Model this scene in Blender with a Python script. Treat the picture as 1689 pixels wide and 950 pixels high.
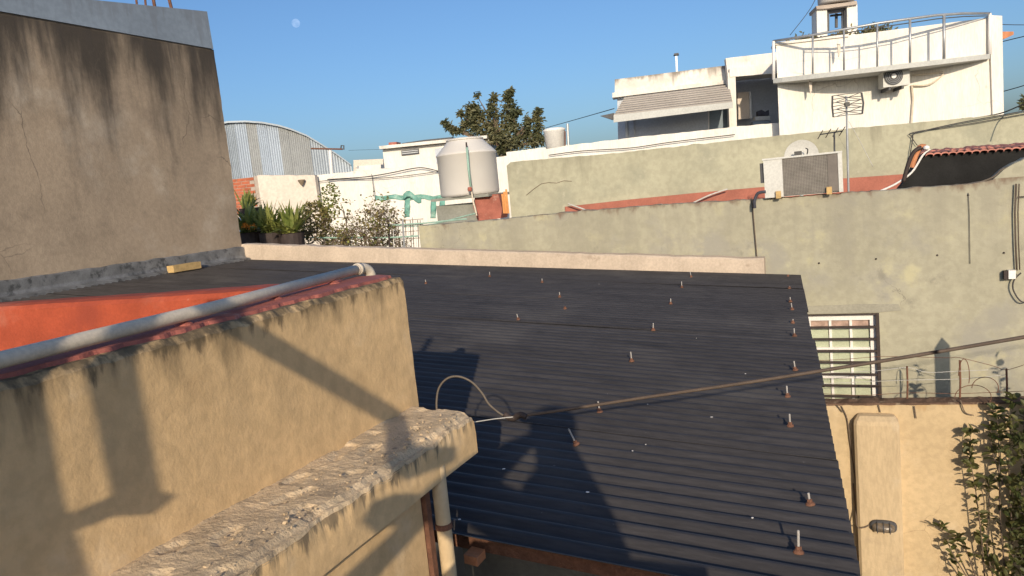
import bpy, math, random
from mathutils import Vector, Matrix, noise
R = math.radians
rng = random.Random(7)
for o in list(bpy.data.objects): bpy.data.objects.remove(o)
scene = bpy.context.scene
col = scene.collection

# ---------------------------------------------------------------- camera
# world: X along the party walls, Y away from the camera along the side walls, Z up, street level z = 0
F_PX, CX, CY = 1220.0, 844.5, 475.0
_g = Vector((.0985, 1, .1283)).normalized()
_y = Vector((546, -(.0985*546 + .1283*F_PX), F_PX)).normalized()
_x = _y.cross(-_g)
CAM = Vector((0, 0, 4.0))
MW = Matrix((_x, _y, -_g))                     # camera (right, down, forward) -> world
cd = bpy.data.cameras.new('camera'); cam = bpy.data.objects.new('camera', cd); col.objects.link(cam)
cr, cdn, cf = MW @ Vector((1, 0, 0)), MW @ Vector((0, 1, 0)), MW @ Vector((0, 0, 1))
m3 = Matrix((cr, -cdn, -cf)).transposed()
cam.matrix_world = Matrix.Translation(CAM) @ m3.to_4x4()
cd.sensor_width = 36; cd.lens = 36*F_PX/1689; cd.clip_start = .03; cd.clip_end = 6000
scene.camera = cam
scene.render.resolution_x, scene.render.resolution_y = 1024, 576

# ---------------------------------------------------------------- light
SUN = (MW @ Vector((915-CX, 705-CY, F_PX))).normalized()      # direction the light travels
w = bpy.data.worlds.new('World'); scene.world = w; w.use_nodes = True
nt = w.node_tree; bg = nt.nodes['Background']; sky = nt.nodes.new('ShaderNodeTexSky')
sky.sky_type = 'NISHITA'; sky.sun_disc = False
sky.sun_elevation = math.asin(-SUN.z); sky.sun_rotation = math.atan2(-SUN.x, -SUN.y)
sky.altitude = 20; sky.air_density = 1.0; sky.dust_density = 2.3; sky.ozone_density = 5.6
nt.links.new(sky.outputs[0], bg.inputs[0]); bg.inputs[1].default_value = .148
sl = bpy.data.lights.new('sun', 'SUN'); so = bpy.data.objects.new('sun', sl); col.objects.link(so)
sl.energy = 4.3; sl.angle = R(.53); sl.color = (1, .85, .64)
so.rotation_euler = SUN.to_track_quat('-Z', 'Y').to_euler(); so.location = (3, -8, 12)
vs = scene.view_settings; vs.view_transform = 'Standard'; vs.look = 'None'; vs.exposure = 0; vs.gamma = 1
vs.use_curve_mapping = False

# ---------------------------------------------------------------- helpers: survey of the place
def ray(x, y): return MW @ Vector((x-CX, y-CY, F_PX))
def atY(x, y, Y): d = ray(x, y); return CAM + d*(Y/d.y)
def atX(x, y, X): d = ray(x, y); return CAM + d*(X/d.x)
def atZ(x, y, Z): d = ray(x, y); return CAM + d*((Z-CAM.z)/d.z)
class Plane:                                   # an upright plane through a surveyed point
    def __init__(s, px, py, Y, az=0):
        s.o = atY(px, py, Y); a = R(az); s.d = Vector((math.cos(a), math.sin(a), 0)); s.n = Vector((math.sin(a), -math.cos(a), 0))
    def p(s, px, py, off=0):
        d = ray(px, py); q = s.o + s.n*off
        return CAM + d*((q-CAM).dot(s.n)/d.dot(s.n))
    def uz(s, px, py, off=0):
        q = s.p(px, py, off); return (q-s.o).dot(s.d), q.z
    def w(s, u, z, off=0):
        q = s.o + s.d*u + s.n*off; return Vector((q.x, q.y, z))

class MB:
    def __init__(s): s.v = []; s.f = []
    def add(s, v, f):
        b = len(s.v); s.v += [Vector(q) for q in v]; s.f += [tuple(b+i for i in t) for t in f]; return s
    def prism(s, poly, vec):
        n = len(poly); vec = Vector(vec); P = [Vector(q) for q in poly]
        s.add(P + [q+vec for q in P], [tuple(range(n)), tuple(range(2*n-1, n-1, -1))] +
              [(i, i+n, (i+1) % n+n, (i+1) % n) for i in range(n)]); return s
    def box(s, a, b):
        x0, y0, z0 = a; x1, y1, z1 = b
        return s.prism([(x0, y0, z0), (x1, y0, z0), (x1, y0, z1), (x0, y0, z1)], (0, y1-y0, 0))
    def rect(s, pl, u0, z0, u1, z1, off=0, th=.05):      # upright slab on a plane, going back th
        return s.prism([pl.w(u0, z0, off), pl.w(u1, z0, off), pl.w(u1, z1, off), pl.w(u0, z1, off)], -pl.n*th)
    def tube(s, pts, r, n=8, caps=True):
        pts = [Vector(q) for q in pts]; k = len(pts); rs = r if isinstance(r, (list, tuple)) else [r]*k
        V = []; ref = None
        for i, q in enumerate(pts):
            t = (pts[min(i+1, k-1)] - pts[max(i-1, 0)]).normalized()
            if ref is None: ref = t.orthogonal().normalized()
            ref = (ref - t*ref.dot(t)).normalized(); b = t.cross(ref)
            V += [q + (ref*math.cos(2*math.pi*j/n) + b*math.sin(2*math.pi*j/n))*rs[i] for j in range(n)]
        Fc = [(i*n+j, i*n+(j+1) % n, (i+1)*n+(j+1) % n, (i+1)*n+j) for i in range(k-1) for j in range(n)]
        if caps: Fc += [tuple(range(n-1, -1, -1)), tuple((k-1)*n+j for j in range(n))]
        s.add(V, Fc); return s
    def lathe(s, c, prof, n=32):
        c = Vector(c); k = len(prof)
        V = [c + Vector((r*math.cos(2*math.pi*j/n), r*math.sin(2*math.pi*j/n), z)) for r, z in prof for j in range(n)]
        Fc = [(i*n+j, i*n+(j+1) % n, (i+1)*n+(j+1) % n, (i+1)*n+j) for i in range(k-1) for j in range(n)]
        Fc += [tuple(range(n-1, -1, -1)), tuple((k-1)*n+j for j in range(n))]
        s.add(V, Fc); return s
    def grid(s, rows):
        k, n = len(rows), len(rows[0])
        s.add([q for r in rows for q in r], [(i*n+j, i*n+j+1, (i+1)*n+j+1, (i+1)*n+j) for i in range(k-1) for j in range(n-1)]); return s
    def build(s, name, m, parent=None, smooth=False, base=None, fix=True):
        if parent is not None:
            o0 = Vector((0, 0, 0)); q = parent
            while q is not None: o0 = o0 + Vector(q.location); q = q.parent
            if base is None: base = o0
        elif base is None:
            xs = [v.x for v in s.v]; ys = [v.y for v in s.v]
            base = Vector(((min(xs)+max(xs))/2, (min(ys)+max(ys))/2, min(v.z for v in s.v)))
        base = Vector(base)
        me = bpy.data.meshes.new(name); me.from_pydata([v-base for v in s.v], [], s.f)
        if fix:
            import bmesh
            bm = bmesh.new(); bm.from_mesh(me); bmesh.ops.recalc_face_normals(bm, faces=bm.faces); bm.to_mesh(me); bm.free()
        me.materials.append(m)
        if smooth: me.polygons.foreach_set('use_smooth', [True]*len(me.polygons))
        o = bpy.data.objects.new(name, me); col.objects.link(o)
        if parent is not None: o.parent = parent; o.location = base - o0
        else: o.location = base
        return o
def tag(o, label=None, cat=None, group=None, kind=None):
    for k, v in (('label', label), ('category', cat), ('group', group), ('kind', kind)):
        if v: o[k] = v
    return o
def thing(name, loc, label, cat, group=None):
    o = bpy.data.objects.new(name, None); col.objects.link(o); o.location = loc; o.empty_display_size = .1
    return tag(o, label, cat, group)
def copy_to(o, loc, parent=None, rot=None):
    c = o.copy(); col.objects.link(c); c.parent = parent if parent is not None else o.parent; c.location = loc
    if rot is not None: c.rotation_euler = rot
    return c
def smooth_path(P, k=6):
    P = [Vector(q) for q in P]; out = []
    for i in range(len(P)-1):
        a, b, c, d = P[max(i-1, 0)], P[i], P[i+1], P[min(i+2, len(P)-1)]
        for j in range(k):
            t = j/k; out.append(.5*((2*b)+(c-a)*t+(2*a-5*b+4*c-d)*t*t+(3*b-a-3*c+d)*t**3))
    return out + [P[-1]]

# ---------------------------------------------------------------- materials
def mat(name, base, rough=.85, var=.12, scale=3., bump=.15, bscale=80., streak=None, blotch=None, metal=0, spec=.3,
        stretch=(1, 1, 1), fine=.06, transmission=0, alpha=1, crack=None):
    m = bpy.data.materials.new(name); m.use_nodes = True; t = m.node_tree; N = t.nodes; L = t.links
    b = N['Principled BSDF']; b.inputs['Roughness'].default_value = rough; b.inputs['Metallic'].default_value = metal
    b.inputs['Specular IOR Level'].default_value = spec
    if transmission: b.inputs['Transmission Weight'].default_value = transmission
    geo = N.new('ShaderNodeNewGeometry')
    mp = N.new('ShaderNodeVectorMath'); mp.operation = 'MULTIPLY'; L.new(geo.outputs['Position'], mp.inputs[0]); mp.inputs[1].default_value = stretch
    def nz(vec, sc, det=5, ro=.6):
        n = N.new('ShaderNodeTexNoise'); n.inputs['Scale'].default_value = sc; n.inputs['Detail'].default_value = det
        n.inputs['Roughness'].default_value = ro; L.new(vec, n.inputs['Vector']); return n.outputs['Fac']
    def rng_(fac, lo, hi, a=0., b_=1.):
        r = N.new('ShaderNodeMapRange'); r.inputs[1].default_value = lo; r.inputs[2].default_value = hi
        r.inputs[3].default_value = a; r.inputs[4].default_value = b_; r.interpolation_type = 'SMOOTHSTEP'; L.new(fac, r.inputs[0]); return r.outputs[0]
    def mixc(f, A, B):
        x = N.new('ShaderNodeMix'); x.data_type = 'RGBA'
        if isinstance(f, float): x.inputs[0].default_value = f
        else: L.new(f, x.inputs[0])
        for i, c in ((6, A), (7, B)):
            if isinstance(c, (tuple, list)): x.inputs[i].default_value = (*c, 1)
            else: L.new(c, x.inputs[i])
        return x.outputs[2]
    def math_(op, a, b_):
        x = N.new('ShaderNodeMath'); x.operation = op
        for i, c in ((0, a), (1, b_)):
            if isinstance(c, (int, float)): x.inputs[i].default_value = c
            else: L.new(c, x.inputs[i])
        return x.outputs[0]
    sc_ = lambda k: tuple(min(1, c*k) for c in base)
    c = mixc(rng_(nz(mp.outputs[0], scale), .3, .7), sc_(1-var), sc_(1+var))
    if fine: c = mixc(rng_(nz(mp.outputs[0], scale*14, 3), .35, .65, 0, 1.), mixc(1.0, c, c), mixc(fine*2, c, (0, 0, 0)))
    for (colr, s_, lo, hi, amt) in (blotch or []):
        c = mixc(rng_(nz(geo.outputs['Position'], s_, 6, .65), lo, hi, 0, amt), c, colr)
    sep = None
    for st in (streak or []):                    # weather stains running down from an edge at height a + b*x + c*y
        if sep is None: sep = N.new('ShaderNodeSeparateXYZ'); L.new(geo.outputs['Position'], sep.inputs[0])
        top = math_('ADD', math_('ADD', math_('MULTIPLY', sep.outputs[0], st.get('b', 0)), math_('MULTIPLY', sep.outputs[1], st.get('c', 0))), st['a'])
        dep = math_('DIVIDE', math_('SUBTRACT', top, sep.outputs[2]), st['len'])
        vm = N.new('ShaderNodeVectorMath'); vm.operation = 'MULTIPLY'; L.new(geo.outputs['Position'], vm.inputs[0])
        fx = st.get('f', 5); vm.inputs[1].default_value = (fx, fx, st.get('fz', .12*fx))
        n1 = nz(vm.outputs[0], 1, 5, .6)
        lim = math_('SUBTRACT', math_('MULTIPLY', n1, st.get('g', 3.2)), st.get('h', 1.1))      # how far each run reaches
        msk = rng_(math_('SUBTRACT', lim, dep), 0, st.get('soft', .35), 0, st.get('amt', .8))
        msk = math_('MULTIPLY', msk, rng_(dep, -.02, .02))
        c = mixc(msk, c, st['col'])
    if crack:                                   # hairline cracks in the render
        cs, cw, ccol = crack
        nv = N.new('ShaderNodeTexNoise'); nv.inputs['Scale'].default_value = cs*2.2; nv.inputs['Detail'].default_value = 6; L.new(geo.outputs['Position'], nv.inputs['Vector'])
        va = N.new('ShaderNodeVectorMath'); va.operation = 'MULTIPLY_ADD'; L.new(nv.outputs['Color'], va.inputs[0]); va.inputs[1].default_value = (.5/cs,)*3; L.new(geo.outputs['Position'], va.inputs[2])
        vo = N.new('ShaderNodeTexVoronoi'); vo.feature = 'DISTANCE_TO_EDGE'; vo.inputs['Scale'].default_value = cs; L.new(va.outputs[0], vo.inputs['Vector'])
        ck = math_('MULTIPLY', rng_(vo.outputs['Distance'], cw*cs*.3, cw*cs, 1, 0), rng_(nz(geo.outputs['Position'], cs*.8, 3), .52, .62, 0, .75))
        c = mixc(ck, c, ccol)
    L.new(c, b.inputs['Base Color'])
    if bump:
        bp = N.new('ShaderNodeBump'); bp.inputs['Strength'].default_value = bump; bp.inputs['Distance'].default_value = .01
        L.new(nz(geo.outputs['Position'], bscale, 5, .65), bp.inputs['Height']); L.new(bp.outputs[0], b.inputs['Normal'])
    return m
def leafmat(name, a, b_, scale=6., trans=.25):
    m = mat(name, a, .55, 0, 3, 0, spec=.35, fine=0, blotch=[(b_, scale, .4, .62, 1.)])
    t = m.node_tree; b = t.nodes['Principled BSDF']; out = t.nodes['Material Output']
    tr = t.nodes.new('ShaderNodeBsdfTranslucent'); mx = t.nodes.new('ShaderNodeMixShader'); mx.inputs[0].default_value = trans
    tr.inputs[0].default_value = (*[min(1, c*1.5) for c in b_], 1)
    t.links.new(b.outputs[0], mx.inputs[1]); t.links.new(tr.outputs[0], mx.inputs[2]); t.links.new(mx.outputs[0], out.inputs[0]); return m

M = {}
M['tower'] = mat('weathered_cement_render', (.385, .30, .215), .95, .16, 1.6, .3, 50, crack=(.6, .008, (.14, .11, .085)),
    streak=[dict(a=6.06, len=1.15, col=(.036, .032, .029), f=2.0, fz=.4, g=4.8, h=1.15, amt=.9, soft=1.3),
            dict(a=6.06, len=1.0, col=(.06, .052, .046), f=9, fz=.5, g=3.2, h=1.35, amt=.6, soft=.6)],
    blotch=[((.56, .49, .40), .9, .52, .74, .65), ((.16, .125, .095), .8, .48, .70, .7), ((.2, .16, .12), 3.5, .55, .72, .4)])
M['band'] = mat('smooth_grey_paint', (.25, .30, .36), .8, .1, 1.2, .06, 60,
    streak=[dict(a=6.6, len=.7, col=(.17, .19, .22), f=6, g=3, h=1.0, amt=.5)])
M['flash'] = mat('bitumen_aluminium_flashing', (.2, .2, .2), .6, .25, 6, .25, 40, blotch=[((.05, .05, .05), 9, .52, .66, .8), ((.38, .36, .33), 5, .58, .7, .6)], metal=.2)
M['tan'] = mat('tan_painted_render', (.66, .455, .24), .9, .08, 2.2, .22, 45,
    streak=[dict(a=3.805, len=.11, col=(.2, .145, .08), f=14, fz=2.5, g=3.6, h=1.15, amt=.7, soft=.9),
            dict(a=3.805, len=.05, col=(.05, .042, .03), f=34, fz=12, g=3.6, h=1.15, amt=.75, soft=.8),
            dict(a=3.44, len=.07, col=(.13, .105, .075), f=35, fz=3, g=3.4, h=1.2, amt=.75)],
    blotch=[((.74, .58, .38), 4, .52, .72, .6), ((.46, .30, .15), 3.0, .54, .76, .55)])
M['ledge'] = mat('crumbling_ledge_mortar', (.60, .46, .30), .98, .16, 9, .5, 160,
    blotch=[((.13, .105, .08), 30, .58, .68, .65), ((.30, .235, .165), 11, .5, .7, .6), ((.58, .46, .32), 14, .58, .72, .5)])
M['red'] = mat('red_waterproof_paint', (.37, .07, .03), .65, .14, 7, .25, 60, blotch=[((.55, .27, .19), 14, .62, .74, .6), ((.26, .05, .028), 5, .52, .72, .6), ((.45, .16, .10), 3, .55, .7, .5)])
M['redcop'] = mat('worn_red_coping_paint', (.34, .11, .085), .7, .18, 8, .3, 60, blotch=[((.5, .32, .28), 14, .6, .75, .6), ((.1, .05, .045), 9, .58, .72, .6)])
M['reddull'] = mat('faded_red_membrane', (.36, .125, .085), .75, .15, 3, .2, 40, blotch=[((.3, .08, .05), 3, .55, .75, .5)],)
M['pipe'] = mat('grey_pvc', (.64, .555, .44), .5, .08, 10, .05, 60, blotch=[((.25, .21, .17), 18, .6, .75, .5)])
M['roof'] = mat('black_roof_paint', (.052, .048, .0485), .55, .16, 2.2, .12, 90, stretch=(.35, 4, 1), spec=.32, fine=.12,
    blotch=[((.092, .085, .08), 1.3, .50, .74, .5), ((.022, .021, .022), 3, .55, .75, .6), ((.22, .21, .2), 45, .70, .74, .6)])
M['kerb'] = mat('beige_kerb_plaster', (.53, .43, .335), .9, .1, 3, .3, 50, blotch=[((.3, .23, .17), 8, .6, .75, .6)])
GREEN = (.375, .35, .26)
M['green'] = mat('olive_party_wall_paint', GREEN, .92, .09, 1.1, .25, 40, crack=(.9, .0018, (.2, .18, .14)),
    streak=[dict(a=3.745, b=-.012, len=1.6, col=(.27, .25, .195), f=3.2, fz=.25, g=3.4, h=1.2, amt=.55, soft=.8), dict(a=3.745, b=-.012, len=.10, col=(.17, .115, .08), f=8, fz=4, g=3.6, h=1.1, amt=.8, soft=.8)],
    blotch=[((.29, .275, .235), 1.3, .46, .60, .8), ((.46, .42, .26), 2.2, .54, .68, .7), ((.2, .185, .15), 4.5, .60, .72, .6)])
M['green2'] = mat('olive_upper_wall_paint', (.385, .365, .265), .92, .1, .9, .25, 30, crack=(.7, .006, (.18, .16, .12)),
    streak=[dict(a=4.78, b=.03, len=.7, col=(.21, .195, .14), f=4.5, g=3.4, h=1.2, amt=.65, soft=.8)],
    blotch=[((.27, .265, .2), 1.4, .5, .68, .65), ((.5, .46, .35), 3, .6, .72, .6)])
M['white'] = mat('white_limewash', (.78, .735, .66), .9, .07, 1.6, .15, 30, stretch=(2, 2, .3), crack=(.6, .012, (.5, .45, .4)), blotch=[((.60, .555, .49), 1.3, .54, .74, .6), ((.45, .40, .34), 5, .64, .76, .5)])
M['whitedirty'] = mat('weathered_white_parapet', (.76, .71, .63), .92, .07, 1.2, .2, 30,
    blotch=[((.42, .37, .32), 1.7, .52, .74, .7), ((.2, .17, .15), 5, .62, .75, .6)], stretch=(3, 3, .5))
M['beige'] = mat('pale_beige_wall', (.66, .58, .49), .92, .07, .9, .15, 30, blotch=[((.5, .42, .33), 1.2, .55, .78, .6)])
M['grey'] = mat('grey_green_block', (.27, .27, .235), .92, .12, 2, .2, 30)
M['brown'] = mat('red_brown_block', (.36, .125, .09), .92, .2, 5, .2, 30, blotch=[((.5, .35, .28), 7, .6, .72, .6)])
M['yellow'] = mat('ochre_wall_paint', (.54, .405, .24), .9, .06, 1.5, .3, 45, crack=(1.0, .003, (.34, .24, .14)),
    streak=[dict(a=2.10, len=.13, col=(.42, .27, .13), f=9, g=3, h=1.1, amt=.55)],
    blotch=[((.60, .48, .33), 2.5, .52, .72, .6), ((.44, .31, .18), 3, .56, .76, .45)])
M['yellowtop'] = mat('pilaster_paint', (.52, .395, .245), .9, .06, 2, .3, 45, stretch=(2, 2, .5), blotch=[((.38, .29, .19), 4, .56, .72, .6), ((.58, .48, .35), 3, .55, .7, .5)])
M['dirt'] = mat('dirty_wall_top', (.13, .08, .055), .95, .3, 12, .6, 60, blotch=[((.3, .23, .16), 14, .55, .7, .7)])
M['tank'] = mat('white_tank_plastic', (.57, .54, .50), .5, .04, 1, .02, 30, fine=0, blotch=[((.55, .49, .42), 1.2, .5, .8, .4)])
M['tank2'] = mat('white_fibre_cement', (.78, .75, .7), .8, .06, 2, .1, 30)
M['black'] = mat('bitumen_coat', (.016, .0155, .015), .75, .3, 4, .3, 40, spec=.15, blotch=[((.045, .043, .042), 3, .6, .78, .6)])
M['tile'] = mat('red_roof_tile', (.48, .20, .15), .85, .2, 6, .2, 40, blotch=[((.2, .09, .07), 8, .55, .7, .6)])
M['ortile'] = mat('orange_hip_tile', (.50, .21, .10), .85, .15, 8, .2, 40)
M['iron'] = mat('dark_iron', (.05, .036, .032), .7, .2, 14, .2, 80)
M['darkgrey'] = mat('dark_grey_metal', (.08, .08, .085), .6, .15, 10, .1, 80)
M['galv'] = mat('galvanised_metal', (.42, .43, .44), .45, .1, 8, .05, 80, metal=.5)
M['rust'] = mat('rusty_steel', (.17, .08, .05), .85, .25, 30, .4, 120, blotch=[((.10, .05, .035), 40, .52, .68, .7)])
M['zinc'] = mat('zinc_thread', (.42, .39, .36), .6, .1, 30, .1, 120, metal=.2)
M['cable'] = mat('brown_cable_sheath', (.10, .072, .054), .7, .15, 20, .15, 90)
M['wire'] = mat('dark_wire', (.06, .055, .055), .7, .1, 10, 0)
M['wirepale'] = mat('pale_wire', (.5, .48, .44), .6, .1, 10, 0)
M['upvc'] = mat('white_window_frame', (.80, .76, .72), .5, .04, 6, .03, 60)
M['glassg'] = mat('frosted_green_glass', (.47, .50, .36), .25, .08, 6, .25, 30, spec=.5)
M['glassp'] = mat('pinkish_pane', (.42, .29, .235), .3, .25, 22, .2, 30, spec=.5)
M['glassd'] = mat('lamp_glass', (.17, .135, .10), .2, .3, 25, .3, 60, spec=.6)
M['ac'] = mat('aged_white_casing', (.58, .57, .53), .55, .05, 4, .04, 60)
M['coil'] = mat('grey_coil_fins', (.15, .135, .12), .6, .2, 10, .1, 90, blotch=[((.5, .48, .44), 9, .68, .72, .7)])
M['mesh'] = mat('coil_guard_wire', (.33, .30, .265), .6, .1, 10, 0)
M['brickm'] = mat('red_brick', (.42, .125, .065), .9, .2, 5, .3, 60)
M['mortar'] = mat('grey_mortar', (.42, .35, .29), .95, .1, 5, .3, 60)
M['panelA'] = mat('galvanised_sheet', (.33, .37, .41), .5, .08, .6, .1, 8, metal=.25)
M['panelB'] = mat('brownish_translucent_sheet', (.30, .31, .31), .6, .1, .6, .1, 8)
M['panelC'] = mat('bright_galvanised_sheet', (.37, .42, .48), .5, .08, .6, .1, 8, metal=.25)
M['wood'] = mat('yellow_wood_block', (.52, .35, .15), .8, .15, 20, .2, 60)
M['orangewood'] = mat('orange_boards', (.62, .27, .09), .8, .15, 10, .2, 60)
M['net'] = mat('green_shade_net', (.16, .36, .30), .8, .2, 6, .4, 30, blotch=[((.42, .55, .48), 4, .45, .65, .7)])
M['greenrail'] = mat('green_painted_rail', (.30, .45, .37), .6, .12, 6, .1, 40)
M['tarp'] = mat('blue_tarpaulin', (.14, .22, .42), .6, .15, 3, .3, 10)
M['awning'] = mat('grey_brown_awning', (.17, .148, .13), .7, .08, 2, .05, 30)
M['awnlight'] = mat('pale_awning_rib', (.36, .325, .29), .7, .08, 2, .05, 30)
M['fascia'] = mat('grey_fascia', (.50, .50, .47), .7, .06, 2, .05, 30)
M['shadewall'] = mat('wall_in_blue_shade', (.52, .55, .60), .9, .05, 2, .1, 30)  # bluish shade under the awning and in the loggia put into the colour
M['door'] = mat('grey_shutter', (.20, .25, .29), .6, .05, 3, .03, 30)
M['pinkdoor'] = mat('pale_door', (.66, .57, .48), .8, .04, 3, .03, 30)
M['cloth'] = mat('dark_cloth', (.06, .06, .075), .9, .3, 8, .2, 30)
M['skin'] = mat('skin', (.5, .3, .22), .6, .05, 8, .05, 60)
M['plastic'] = mat('black_plastic', (.03, .03, .03), .4, .05, 8, 0)
M['concrete'] = mat('patio_concrete', (.30, .28, .245), .95, .12, 2, .3, 40, blotch=[((.17, .16, .13), 2, .55, .75, .6)])
M['earth'] = mat('street_ground', (.17, .155, .13), .95, .2, .3, .2, 10)
M['bark'] = mat('grey_brown_bark', (.15, .11, .08), .95, .2, 10, .4, 60)
M['leaf_tree'] = leafmat('olive_tree_leaves', (.10, .112, .055), (.22, .20, .10), 1.5, .35)
M['leaf_shrub'] = leafmat('dark_shrub_leaves', (.036, .052, .015), (.125, .122, .042), 9)
M['leaf_spiky'] = leafmat('spiky_leaves', (.15, .19, .045), (.34, .34, .10), 5)
M['leaf_dry'] = leafmat('dry_brown_leaves', (.27, .21, .085), (.17, .155, .06), 3)
M['twig'] = mat('dry_twigs', (.17, .125, .09), .9, .2, 8, 0)
M['flower'] = mat('orange_flower', (.75, .25, .03), .7, .1, 8, 0)
M['timber'] = mat('timber_post', (.25, .19, .13), .9, .2, 8, .3, 40)
M['hose'] = mat('grey_brown_hose', (.13, .105, .082), .6, .1, 10, .05, 60)

# ================================================================ the setting
g = MB(); g.grid([[(x, y, 0) for x in (-2500, -60, 0, 60, 2500)] for y in (-2500, -60, 0, 60, 4000)])
tag(g.build('ground', M['earth']), kind='structure')
tb = MB(); tb.box((-1.1, -5, 2.28), (5, .45, 2.45))
tag(tb.build('terrace', M['concrete']), kind='structure')

gwl = MB(); gwl.box((-.46, .28, 2.45), (.2, .43, 3.5))  # unseen block added only to shade the room wall under the eave
tag(gwl.build('shade_blocker', M['concrete']), 'low concrete wall added below view to shade the wall under the eave', 'wall')

# ---- tall rendered tower wall on the left
TX = -6.874; YF = 7.06
tw = thing('tower_wall', (TX-.15, 4, 0), 'tall brown stained cement wall with a smooth grey band along its top', 'wall')
def wall_grid(mb, X, y0, y1, z0f, z1f, ny, nz_, amp, seed):
    rows = []
    for i in range(nz_+1):
        r = []
        for j in range(ny+1):
            y = y0 + (y1-y0)*j/ny; z = z0f(y) + (z1f(y)-z0f(y))*i/nz_
            ez = 0
            if j == ny: ez = .018*noise.noise(Vector((z*7, seed, 1))) + .012*noise.noise(Vector((z*23, seed, 2)))
            r.append((X + amp*noise.noise(Vector((y*1.3, z*1.3, seed))), y+ez, z))
        rows.append(r)
    mb.grid(rows)
    back = [[(X-.3, q[1], q[2]) for q in (rows[0][0], rows[0][-1])], [(X-.3, q[1], q[2]) for q in (rows[-1][0], rows[-1][-1])]]
    for k in range(nz_):                                                     # end and top
        a, b = rows[k][-1], rows[k+1][-1]; mb.add([a, b, (X-.3, b[1], b[2]), (X-.3, a[1], a[2])], [(0, 1, 2, 3)])
    a, b = rows[-1][0], rows[-1][-1]; mb.add([a, b, (X-.3, b[1], b[2]), (X-.3, a[1], a[2])], [(0, 1, 2, 3)])
    mb.add([back[0][0], back[0][1], back[1][1], back[1][0]], [(0, 1, 2, 3)])
b = MB(); wall_grid(b, TX, 1.0, YF, lambda y: 0, lambda y: 6.063, 60, 60, .012, 3.); b.build('render_wall', M['tower'], tw, fix=True)
ztop = lambda y: 6.504 + (6.346-6.504)/(7.071-5.49)*(7.07-y) if y > 5 else 6.30
b = MB()
ys = [1.0, 5.0, 5.5, 7.0]
b.prism([(TX+.018, 1.0, 6.066), (TX+.018, 7.035, 6.066), (TX+.018, 7.02, 6.50), (TX+.018, 5.49, 6.346), (TX+.018, 1.0, 5.9+.3)], (-.33, 0, 0))
b.build('grey_band', M['band'], tw)
for k, (y, h, ln) in enumerate(((6.13, .16, .0), (6.24, .2, .02), (6.37, .3, -.02), (6.62, .25, -.06))):
    b = MB(); b.tube([(TX-.1, y, 6.35), (TX-.1, y+ln, 6.5+h)], .012 if k < 2 else .018, 6); b.build('starter_bar', M['rust'], tw)
# flashing strip along the foot of the tower wall
fl = MB(); rows = []
for i in range(81):
    y = 1.8 + (7.04-1.8)*i/80; zb = 3.515; zt = 3.66 + .012*noise.noise(Vector((y*6, 0, 0)))
    x = TX+.02
    rows.append([(x+.0, y, zt+.012), (x+.022, y, zt), (x+.02, y, zb+.05), (x+.03, y, zb+.02), (x+.1, y, zb+.006), (x+.1, y, zb-.03)])
fl.grid(rows)
tag(fl.build('wall_flashing', M['flash']), 'grey bitumen flashing strip along the foot of the tall brown wall', 'flashing')

# ================================================================ black corrugated roof
ZR = lambda x, y=0: 3.148 - (.075/.997)*(x+2.171)
PITCH = .076
rf = thing('corrugated_roof', (-3.4, 4.4, 0), 'black painted corrugated metal roof with rusty hook bolts', 'roof')
Y0, Y1 = 1.70, 7.05
edge = lambda y: .02 - (.40/5.35)*(y-1.70)
LEFTX = TX+.06
nsh = 6; per = 12*PITCH
for k in range(nsh):
    ya = Y0 + k*per; yb = min(Y1, ya + per + .05)
    if ya > Y1-.1: break
    n = int((yb-ya)/PITCH*8); b = MB(); rows = []
    ov = .0028 if k % 2 else 0
    xs = [0, .03, .2, .4, .6, .8, .97, 1]
    jit = rng.uniform(-.01, .01)
    for i in range(n+1):
        y = ya + (yb-ya)*i/n; wv = .0095*math.cos(2*math.pi*(y-Y0)/PITCH)
        xe = edge(y)+jit; r = []
        for t in xs:
            x = LEFTX + (xe-LEFTX)*t
            sag = .005*noise.noise(Vector((x*1.2, y*.8, k)))
            r.append((x, y, ZR(x)+wv+ov+sag))
        rows.append(r)
    b.grid(rows)
    # thin return so that the sheet has a thickness
    rows2 = [[(q[0], q[1], q[2]-.0018) for q in r] for r in rows]; b.grid([r[::-1] for r in rows2])
    b.grid([[r[-1] for r in rows], [r[-1] for r in rows2]]); b.grid([rows[0], rows2[0]])
    b.build('roof_sheet', M['roof'], rf, smooth=True, fix=False)
def roofpt(px, py):
    n = Vector((.075, 0, .997)); d = ray(px, py); e = Vector((-2.171, 7, 3.148)); return CAM + d*((e-CAM).dot(n)/d.dot(n))
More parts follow.
